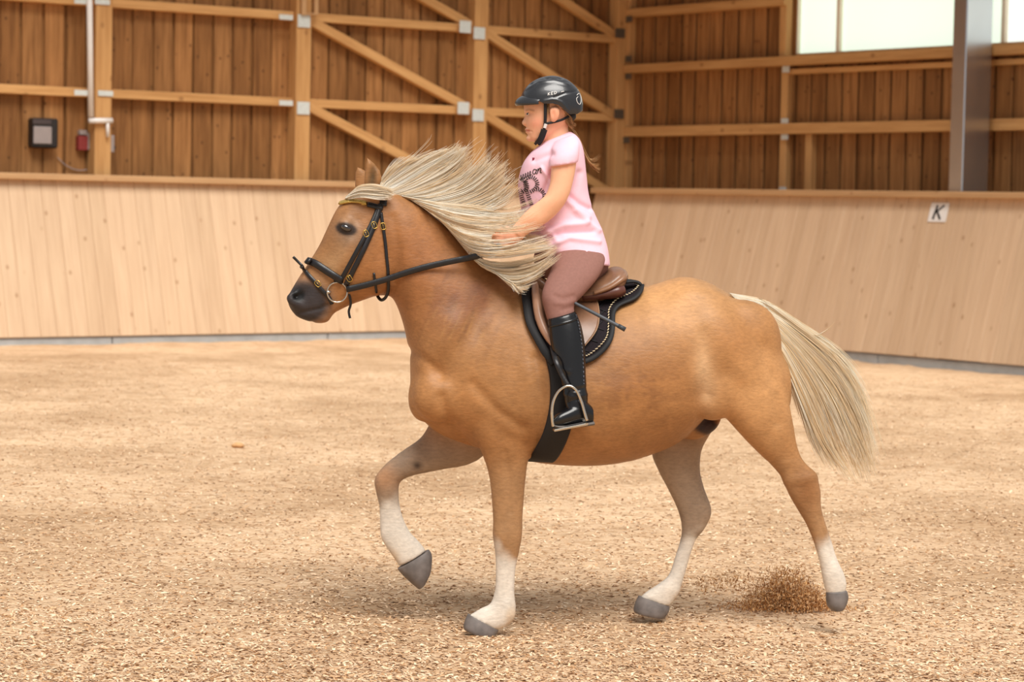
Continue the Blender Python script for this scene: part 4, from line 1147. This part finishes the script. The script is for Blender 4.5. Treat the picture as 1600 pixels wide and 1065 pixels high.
# eyes with iris and lashes
M_SCL = plain('eye_white', srgb(226, 218, 210), .2, 0, .02); M_IRIS = plain('iris', srgb(70, 80, 84), .15, 0, .1)
for s in (1, -1):
    q = rhit(825.6, 178); P = q[0] - hn * .0035 if s > 0 else mirror(q[0] - hn * .0035)
    vs = []
    for i in range(9):
        fi = math.pi * i / 8
        for j in range(14):
            t = 2 * math.pi * j / 14; vs.append(P + .0056 * math.cos(fi) * UP + math.sin(fi) * (.0075 * math.cos(t) * hx + .006 * math.sin(t) * hn))
    ey = mobj('eye', vs, ring_faces(9, 14), M_SCL, rider, True)
    v, f = tube([P - hx * .004 + s * hn * .0035, P - hx * .006 + s * hn * .0052], [.0036, .0032], 10); mobj('iris', v, f, M_IRIS, ey, True)
    lid = [HP(821.8, 178.4, 0), HP(824, 176.2, 0), HP(827, 176.4, 0), HP(830, 178.6, 0)]
    lid = [l + hn * s * (abs(lat_of(P)) + .0065 - .002 * k_) for l, k_ in zip(lid, (2.2, 0, 0, .6))]
    v, f = tube(spline(lid, 10), .0011, 5); mobj('eyelash', v, f, plain('lash_brown', srgb(70, 44, 30), .7), ey, True)

# t-shirt
SH = [(850, 221, 890, 205, .052, 0), (840, 230, 899, 211, .10, 0), (828, 241, 906, 221, .135, 0), (817, 258, 911, 238, .145, 0), (810.5, 283, 915, 270, .138, 0), (811, 304, 919, 303, .128, 0), (816, 330, 927, 330, .128, 0),
      (822, 356, 939, 357, .142, 0), (834, 382, 947, 383, .165, 0), (848, 396, 950, 402, .178, 0), (856, 400, 951, 416, .182, 0)]
parts = [loft(SH, 60, 40, 2.3)]
for s in (1, -1):
    parts.append(loft([(868, 220, 896, 210, .05, s * .09), (862, 232, 905, 222, .055, s * .14), (858.5, 248, 905, 238, .058, s * .168), (858, 261, 903, 254, .056, s * .176)], 24, 22))
tv, tf, te = remesh(parts, .005, 10)
tn = vnormals(tv, tf); x, y = proj_px(tv); lt = lat_of(tv)
def fold(pts, w, a):
    global tv
    d = polydist(x, y, pts); tv = tv + tn * (np.exp(-(d / w) ** 2) * a * 1.7)[:, None]
for pts, w, a in (([(872, 300), (895, 322), (918, 340)], 5, .007), ([(884, 300), (905, 318), (922, 326)], 4, -.006), ([(850, 365), (880, 352), (915, 350)], 5, .008), ([(848, 374), (880, 364), (925, 362)], 4, -.006),
                  ([(860, 384), (890, 372), (935, 378)], 4, .006), ([(862, 268), (856, 285), (850, 300)], 4, -.006), ([(846, 262), (855, 275), (862, 290)], 3, .005), ([(835, 250), (850, 244), (862, 240)], 5, -.005),
                  ([(830, 340), (850, 352), (870, 375)], 4, .005), ([(905, 270), (900, 290), (893, 310)], 5, -.006), ([(898, 330), (915, 345), (935, 360)], 4, .005)):
    fold(pts, w, a)
tv = relax(tv, te, 2, .5)
shirt = mobj('t_shirt', tv, tf, M_SHIRT, rider, True, False)
TB = BVHTree.FromPolygons([tuple(v) for v in tv], tf)
# print on the shirt front: a line of script and two striped letters
def dashes(pts, step, wid, ln, skip=1):
    p = spx(pts, 60); mb = MB(); d = 0; last = np.array(p[0])
    for a, b in zip(p[:-1], p[1:]):
        a, b = np.array(a), np.array(b); d += np.linalg.norm(b - a)
        if d >= step:
            d = 0; t = norm(b - a); nv = np.array([-t[1], t[0]])
            q = [rhit(*(b + nv * sn * wid / 2 + t * st_ * ln / 2), off=.0012, bvh=TB) for sn, st_ in ((-1, -1), (1, -1), (1, 1), (-1, 1))]
            if all(k is not None for k in q):
                lo = [k[0] for k in q]; hi = [k[0] + k[1] * .0012 for k in q]
                mb.add(lo + hi, [(0, 1, 2, 3), (4, 7, 6, 5), (0, 4, 5, 1), (1, 5, 6, 2), (2, 6, 7, 3), (3, 7, 4, 0)])
    return mb
mbp = MB()
for pts in ([(811.5, 284), (813.5, 300), (820, 320)], [(812, 283), (817, 279), (822, 284), (824, 294), (817, 300)], [(820, 281), (824, 300), (831, 320)], [(821, 280), (828, 276), (836, 279), (840, 287), (836, 295), (828, 300)],
            [(836, 296), (844, 296), (850, 303), (850, 310), (843, 316)]):
    d_ = dashes(pts, 2.7, 6.0, 1.3); mbp.add(d_.v, d_.f)
mbp.obj('striped_letter_print', M_PRINT, shirt)
mbs = MB()
def scr(pts, w=1.0):
    q = [rhit(*p, off=.001, bvh=TB) for p in spx(pts, 14)]; q = [k for k in q if k is not None]
    if len(q) > 3:
        v, f = strap([k[0] for k in q], [k[1] for k in q], w * PXM * 1.4, .0015); mbs.add(v, f)
scr([(838.5, 265.5), (834.5, 264.5), (832.5, 269.5), (835, 272), (838, 267.5), (839, 264.5)]); scr([(839, 264.5), (837.5, 270), (839.5, 271.5)])
scr([(841, 263), (840, 270.5)]); scr([(840.4, 267.5), (843.5, 262.8), (845.5, 263.5), (844.2, 269.2), (846.5, 269.5)])
for k in range(5):
    x0 = 813 + k * 3.6; y0 = 278 - k * 1.6
    scr([(x0, y0 + 2), (x0 + 1, y0 - 4), (x0 + 2, y0 - 3), (x0 + 1.5, y0 + 2), (x0 + 3.4, y0 + .5)], .7)
mbs.obj('script_print', M_PRINT, shirt)
v_ = rhit(834.5, 248.5, .001, TB)
if v_ is not None:
    obox('neck_motif', v_[0], hx * .006, v_[1] * .0015, UP * .005, plain('dark_red_motif', srgb(120, 30, 50), .7), shirt)

# breeches and boots
def legmesh(st, e=2.1, vox=.006, sm=8, extra=()):
    return remesh([loft(st, 50, 26, e)] + list(extra), vox, sm)
kl = body_lat(858, 480)
LEG = [(872, 378, 944, 392, .07, .085), (868, 396, 945, 410, .078, .125), (862, 418, 934, 434, .08, .175), (851, 444, 912, 460, .072, .225), (846.5, 462, 900, 472, .062, .25), (850, 482, 897, 480, .055, .262), (856, 502, 898, 494, .049, .275)]
for s in (1, -1):
    st_ = [(a, b, c, d, w, s * l) for a, b, c, d, w, l in LEG]
    v, f, _ = legmesh(st_); x, y = proj_px(v); nn_ = vnormals(v, f)
    seam = np.exp(-(polydist(x, y, [(917, 392), (905, 408), (893, 426)]) / 1.2) ** 2); v = v - nn_ * (seam * .002)[:, None]
    for pts, w, a in (([(896, 462), (880, 466), (866, 462)], 4, -.004), ([(898, 470), (884, 474), (868, 474)], 3, .003), ([(893, 480), (878, 484)], 3, -.003)):
        v = v + nn_ * (np.exp(-(polydist(x, y, pts) / w) ** 2) * a)[:, None]
    mobj('breeches_leg', v, f, M_BREECH, rider, True, False)
v, f = loft([(838, 388, 948, 398, .13, 0), (834, 408, 950, 418, .15, 0), (846, 434, 940, 436, .12, 0)], 14, 26); mobj('breeches_seat', v, f, M_BREECH, rider, True)
BOOT = [(855.5, 498, 899, 485.5, .054, .282), (858, 520, 908, 508, .056, .296), (861.5, 542, 914, 540, .053, .312), (868, 566, 915, 572, .046, .328), (876, 592, 916, 596, .039, .342), (880, 614, 918, 618, .037, .35), (884, 634, 921, 636, .037, .355), (892, 650, 924, 650, .036, .358)]
FOOT = [(926, 636, 927, 660, .026, .352), (914, 626, 916, 662, .034, .356), (900, 630, 902, 663, .036, .362), (886, 637, 887, 665, .038, .37), (874, 643, 874, 666, .036, .378), (866, 650, 866, 665, .028, .383), (862.5, 656, 863, 662, .014, .386)]
for s in (1, -1):
    st_ = [(a, b, c, d, w, s * l) for a, b, c, d, w, l in BOOT]; ft = [(a, b, c, d, w, s * l) for a, b, c, d, w, l in FOOT]
    v, f, ed_ = legmesh(st_, vox=.005, sm=6, extra=[loft(ft, 30, 22, 2.4)])
    nn_ = vnormals(v, f); x, y = proj_px(v)
    for pts, w, a in (([(880, 606), (896, 610), (914, 606)], 3, -.004), ([(882, 616), (898, 621), (917, 616)], 3, .003), ([(888, 628), (902, 622), (918, 628)], 3, -.004), ([(872, 575), (890, 580)], 4, .002)):
        v = v + nn_ * (np.exp(-(polydist(x, y, pts) / w) ** 2) * a)[:, None]
    bt = mobj('boot', v, f, M_BOOT, rider, True, False)
    sl = loft([(927, 657, 928, 664, .028, s * .352), (900, 661, 902, 667, .037, s * .362), (874, 663, 874, 669, .036, s * .378), (862, 661, 863, 665, .016, s * .386)], 16, 18)
    mobj('sole', sl[0], sl[1], plain('grey_sole', srgb(96, 90, 86), .6), bt, True)
    BT = BVHTree.FromPolygons([tuple(k) for k in v], f)
    mb = MB()
    if s > 0:
        top = [rhit(px, py, .002, BT) for px, py in spx([(858, 510), (875, 506), (893, 501), (901, 497)], 12)]; top = [t for t in top if t]
        vv, ff = strap([t[0] for t in top], [t[1] for t in top], .012, .004); mobj('boot_strap', vv, ff, M_BOOT, bt, True)
        zp = [rhit(px, py, .001, BT) for px, py in spx([(900, 492), (905, 512), (909, 540), (911, 570), (912, 600)], 40)]; zp = [t for t in zp if t]
        for a_, b_ in zip(zp[::2], zp[1::2]):
            vv, ff = tube([a_[0], b_[0]], .0022, 5); mb.add(vv, ff)
        mb.obj('lacing', plain('lace_grey', srgb(84, 86, 96), .5), bt, True)
# stirrups
for s in (1, -1):
    ar = [(864.5, 666, .40), (862.5, 645, .40), (865, 626, .40), (874, 610, .402), (888, 602.5, .404), (900, 609, .407), (908, 626, .41), (913, 643, .412), (917, 657, .413)]
    path = spline([HP(a, b, s * l) for a, b, l in ar], 36)
    v, f = tube(path, [.007 - .0015 * math.sin(math.pi * i / 35) for i in range(36)], 8)
    A_, B_ = HP(866, 670, s * .395), HP(917, 660, s * .395)
    stp = empty('stirrup', (A_ + B_) / 2, 'polished steel stirrup around the rider\'s near boot' if s > 0 else 'polished steel stirrup on the far side of the horse', 'stirrup', 'stirrups')
    mobj('arch', v, f, M_SILVER, stp, True)
    ax = (B_ - A_) / 2; sd = norm(np.cross(ax, UP)) * .021
    tr = obox('tread', (A_ + B_) / 2 - UP * .004, ax * 1.05, sd, UP * .005, M_SILVER, stp, .003)
    obox('tread_pad', (A_ + B_) / 2 + UP * .003, ax * .8, sd * .7, UP * .003, M_BLACKP, tr, .002)
    e_ = HP(888, 603, s * .404)
    lp = spline([HP(862, 540, s * (body_lat(862, 540) + .05)), HP(868, 562, s * .375), HP(877, 584, s * .392), e_], 14)
    v, f = strap(lp, [hn * s] * 14, .020, .005); mobj('stirrup_leather', v, f, M_LEATHER, stp, True)

# helmet
M_HEL = plain('black_helmet_shell', srgb(34, 35, 39), 0.3, 0.1, 0.25, 300, spec=.6, coat=.3)
helmet = empty('riding_helmet', HP(863, 160), 'black riding helmet with white lettering on the rider\'s head', 'helmet')
HS = [(814.5, 151, 818, 164, .04, 0), (819, 141, 826, 182, .072, 0), (829, 129.5, 838, 196, .09, 0), (845, 121, 852, 206, .1, 0), (863.5, 118.2, 864, 208, .103, 0), (881, 122, 876, 206, .1, 0), (895, 131.5, 888, 202, .092, 0), (904, 143, 898, 196, .08, 0), (908.5, 158, 905, 186, .058, 0), (909, 168, 908, 176, .03, 0)]
v, f, e2 = remesh([loft(HS, 60, 40, 2.25)], .0035, 5)
# the rim: everything below it is drawn up to the edge line
RIMX = [810, 826, 842, 850, 863, 873, 880, 890, 902, 912]; RIMY = [153, 154.5, 157.5, 162, 161.5, 164, 170, 178.5, 178, 172]
x, y = proj_px(v); over = y - np.interp(x, RIMX, RIMY)
v = v + np.outer(np.maximum(over, 0) * PXM, UP)
nn_ = vnormals(v, f); x, y = proj_px(v); lt = lat_of(v)
rid = np.exp(-(polydist(x, y, [(822, 140), (842, 128), (866, 126), (888, 132)]) / 1.6) ** 2) * sstep(np.abs(lt), .02, .04)
v = v + nn_ * (rid * .003)[:, None]
v = v + nn_ * (-.003 * np.exp(-(polydist(x, y, [(866, 152), (884, 145), (903, 142)]) / 1.4) ** 2) * sstep(np.abs(lt), .02, .04))[:, None]
v = v + nn_ * (.003 * np.exp(-(polydist(x, y, [(850, 158), (866, 155), (878, 160), (888, 173)]) / 2.4) ** 2))[:, None]
for cx_, cy_ in ((831, 129.5), (855, 121.5), (876, 122)): v = v - nn_ * (.006 * gauss(x, y, cx_, cy_, 5, 1.8, -20 if cx_ < 840 else 0) * sstep(np.abs(lt), .005, .02))[:, None]
v = relax(v, e2, 1, .3)
shell = mobj('shell', v, f, M_HEL, helmet, True, False)
SB = BVHTree.FromPolygons([tuple(k) for k in v], f)
# peak
pk = []
for i in range(13):
    t = (i / 12 - .5) * 2; a = t * 1.15
    inner = HP(822 + 24 * abs(t) ** 2, 149 + 8 * abs(t) ** 2, .094 * math.sin(a) / math.sin(1.15))
    outer = HP(803 + 38 * abs(t) ** 2.0, 160 + 1.5 * abs(t) ** 2, .098 * math.sin(a) / math.sin(1.15))
    midp = (inner + outer) / 2 + UP * .009
    pk.append([inner, midp, outer, outer - UP * .014 * (1 - .8 * t * t) + hx * .010])
pk = np.array(pk); o = grid_obj('peak', pk, M_HEL, helmet, .006); o.modifiers.new('sub', 'SUBSURF').levels = 2; o.modifiers['sub'].render_levels = 2
# straps
def hstrap(name, pts, w, mat):
    for s in (1, -1):
        P = spline([HP(a, b, s * l) for a, b, l in pts], 16); vv, ff = strap(P, [hn * s] * 16, w, .004); mobj(name, vv, ff, mat, helmet, True)
M_WEB = plain('black_webbing', srgb(22, 20, 22), .7)
hstrap('side_strap', [(852, 160, .084), (852, 172, .082), (852, 184, .079), (851.5, 194, .074)], .0125, M_WEB)
hstrap('rear_strap', [(853, 193, .075), (864, 191, .076), (878, 187, .072), (890, 181, .06)], .010, M_WEB)
hstrap('jaw_strap', [(851.5, 194, .074), (850, 203, .066), (846, 213, .055), (840, 221, .036), (836, 225, .012)], .012, M_WEB)
hstrap('chin_pad', [(850.5, 202, .071), (848, 210, .064), (844, 219, .052), (840, 224, .03)], .026, M_WEB)
hstrap('buckle', [(853, 193.5, .0785), (852, 196.5, .0765), (851, 200, .0745)], .013, M_WHITE)
for s in (1, -1):
    vv, ff = loft([(886, 178, 900, 178, .01, s * .045), (886, 184, 900, 184, .012, s * .045), (888, 188, 897, 188, .01, s * .04)], 8, 12); mobj('rear_cradle', vv, ff, M_BLACKP, helmet, True)
# white lettering and swirl
lt_m = MB()
def hst(pts, w=.9):
    q = [rhit(*p, off=.0012, bvh=SB) for p in pts]; q = [k for k in q if k]
    if len(q) > 1:
        vv, ff = strap([k[0] for k in q], [k[1] for k in q], w * PXM, .0016); lt_m.add(vv, ff)
def tl(x, y): return (856.2 + x + .0 * y, 147.6 - x * .2 - y)
for p in ([(0, -1.6), (0.3, 2.6)], [(.2, .3), (3, 2.6)], [(.6, .6), (3.2, -1.6)],
          [(5, -1.6), (5.3, 2.6)], [(5.3, 2.6), (8, 2.6)], [(5.1, .5), (7.4, .5)], [(5, -1.6), (7.9, -1.6)],
          [(9.8, -1.6), (10.1, 2.6), (12.4, 2.2), (13.2, .6), (12.2, -1.3), (9.8, -1.6)]):
    hst([tl(*k) for k in p])
hst([tl(20.5, -.4), tl(22.5, .2), tl(25, .1)], 1.0)
lt_m.obj('lettering', M_WHITE, shell)
lt_m = MB(); hst(spx([(901, 149), (904, 146), (907, 150), (907.6, 158), (905.5, 163), (902, 160), (900.5, 154), (903, 151)], 20), .8)
if lt_m.v: lt_m.obj('swirl_emblem', M_WHITE, shell)

# hair: under the helmet and a ponytail blown behind the back
BL = (C3(238, 200, 146), C3(176, 130, 84))
st = hair_sheet([[(872, 165), (878, 180), (884, 192), (890, 197)], [(878, 170), (886, 182), (890, 194), (896, 199)], [(886, 176), (894, 184), (897, 192), (901, 193)]], 220, lambda a, t: .068 - .05 * a, seed=21, jit=1.2, clump=6, rad=.0012)
st += hair_sheet([[(853, 163), (855, 170), (856, 178), (857, 184)], [(858, 162), (858, 166), (857, 172), (857, 178)]], 60, lambda a, t: .077, seed=23, jit=.8, clump=6, rad=.0011)
st += hair_sheet([[(884, 190), (896, 204), (908, 228), (920, 250), (934, 262), (941, 258)], [(886, 194), (900, 212), (912, 238), (922, 256), (932, 266), (936, 268)], [(888, 192), (902, 210), (914, 236), (922, 250), (932, 244), (938, 236)]], 200, lambda a, t: .01 - .04 * a, seed=24, jit=1.5, clump=7, spread=.12, rad=.0013, ext=(.8, 1.02))
hair_object('hair', st, BL, M_HAIR, rider, 12)

# whip held against the thigh
vs_, fs_ = tube(spline([HP(872, 459, .235), HP(894, 471, .275), HP(936, 493, .335), HP(972, 512, .37)], 30), np.linspace(.0055, .008, 30), 8)
wp = empty('riding_whip', HP(936, 493, .36), 'short dark grey riding whip lying across the saddle flap', 'whip')
mobj('shaft', vs_, fs_, plain('grey_whip', srgb(70, 74, 80), .5), wp, True)
vs_, fs_ = tube([HP(966, 508.6, .366), HP(977, 514.8, .373)], [.009, .0098], 10); mobj('cap', vs_, fs_, plain('whip_cap', srgb(54, 58, 62), .5), wp, True)
# ------------------------------------------------------------------ loose wood shavings on the floor, and a clod thrown up by the hind hoof
M_CHIP = vcol_mat('wood_shavings', rough=0.8, nscale=50, namt=.1, spec=.2)
def chips(name, C, sizes, rot_amt, parent=None, seed=4, cols=None):
    r = np.random.default_rng(seed); n = len(C)
    yaw = r.uniform(0, 6.283, n); tilt = r.normal(0, rot_amt, n); tw = r.normal(0, rot_amt, n)
    u = np.stack([np.cos(yaw) * np.cos(tilt), np.sin(yaw) * np.cos(tilt), np.sin(tilt)], 1)
    w0 = np.stack([-np.sin(yaw), np.cos(yaw), np.zeros(n)], 1); nn = np.cross(u, w0)
    w = w0 * np.cos(tw)[:, None] + nn * np.sin(tw)[:, None]; nn = np.cross(u, w)
    L = sizes[:, None]; W = L * r.uniform(.18, .45, n)[:, None]; cv = L * r.uniform(-.15, .25, n)[:, None]
    v = np.stack([C - u * L - w * W, C - u * L + w * W, C + w * W + nn * cv, C - w * W + nn * cv, C + u * L + w * W * .8, C + u * L - w * W * .8], 1).reshape(-1, 3)
    i = np.arange(n)[:, None] * 6
    f = np.concatenate([i + np.array([[0, 1, 2, 3]]), i + np.array([[3, 2, 4, 5]])], 0)
    me = bpy.data.meshes.new(name)
    me.vertices.add(len(v)); me.vertices.foreach_set('co', v.ravel().astype(np.float32))
    me.loops.add(f.size); me.loops.foreach_set('vertex_index', f.ravel().astype(np.int32))
    me.polygons.add(len(f)); me.polygons.foreach_set('loop_start', np.arange(0, f.size, 4, dtype=np.int32)); me.polygons.foreach_set('loop_total', np.full(len(f), 4, np.int32))
    me.update(calc_edges=True); me.validate()
    pal = np.array(cols); k = r.integers(0, len(pal), n); c = pal[k] * r.uniform(.85, 1.12, n)[:, None]
    set_col(me, np.repeat(c, 6, 0))
    return obj_from(name, me, M_CHIP, parent)
PAL = [C3(236, 206, 172), C3(226, 192, 156), C3(238, 212, 180), C3(206, 166, 126), C3(160, 118, 80), C3(226, 192, 156), C3(188, 146, 106), C3(214, 176, 138)]
n = 140000
yy = 8.6 + (26 - 8.6) * rng.uniform(0, 1, n) ** 2.2; xx = rng.uniform(-1, 1, n) * (yy * .225 + .3)
zz = floor_z(xx, yy) + .003
ok = (xx * nL[0] + yy * nL[1] > DIST_L + .1) & (xx * nR[0] + yy * nR[1] > DIST_R + .1)
Cc = np.stack([xx, yy, zz], 1)[ok]
sh = chips('wood_shavings', Cc, rng.uniform(.005, .015, len(Cc)), .18, cols=PAL)
tag(sh, 'pale wood shavings scattered over the arena floor', 'wood shavings', kind='stuff')
# spray behind the pushing hind hoof
n = 14000
g0 = on_ground(1262, 950)
u = rng.uniform(0, 1, n)
ax_ = rng.normal(0, .10, n) - .08; hz = np.abs(rng.normal(0, .075, n)) * np.exp(-((ax_ + .09) / .17) ** 2) + .002
k = rng.uniform(0, 1, n) < .06
ax_[k] = -rng.uniform(.1, .5, k.sum()); hz[k] = .06 + rng.uniform(0, .11, k.sum()) * (1 + ax_[k]) + .02
Cs = g0 + np.outer(ax_, hx) + np.outer(rng.normal(0, .06, n), hn) + np.outer(hz, UP)
sp = chips('flying_shavings', Cs, rng.uniform(.002, .007, n), 1.2, seed=8, cols=[C3(176, 124, 72), C3(150, 100, 56), C3(206, 160, 108), C3(226, 186, 140)])
tag(sp, 'spray of brown shavings thrown up behind the hind hoof', 'shavings', kind='stuff')
# a darker clod lying to the left
P = on_ground(372, 700); P[2] = float(floor_z(P[0], P[1]))
r_ = np.random.default_rng(5); vs = []
for i in range(9):
    fi = math.pi * i / 8
    for j in range(14):
        t = 2 * math.pi * j / 14; w = 1 + .18 * r_.normal() * (0 < i < 8)
        vs.append(P + V3(.042 * math.sin(fi) * math.cos(t) * w, .03 * math.sin(fi) * math.sin(t) * w, .018 + .022 * math.cos(fi) * w))
tag(mobj('sand_clod', vs, ring_faces(9, 14), plain('clod', srgb(206, 160, 112), .9, bump=.3), None, True), 'small lone clod of sand on the floor left of the horse', 'clod')
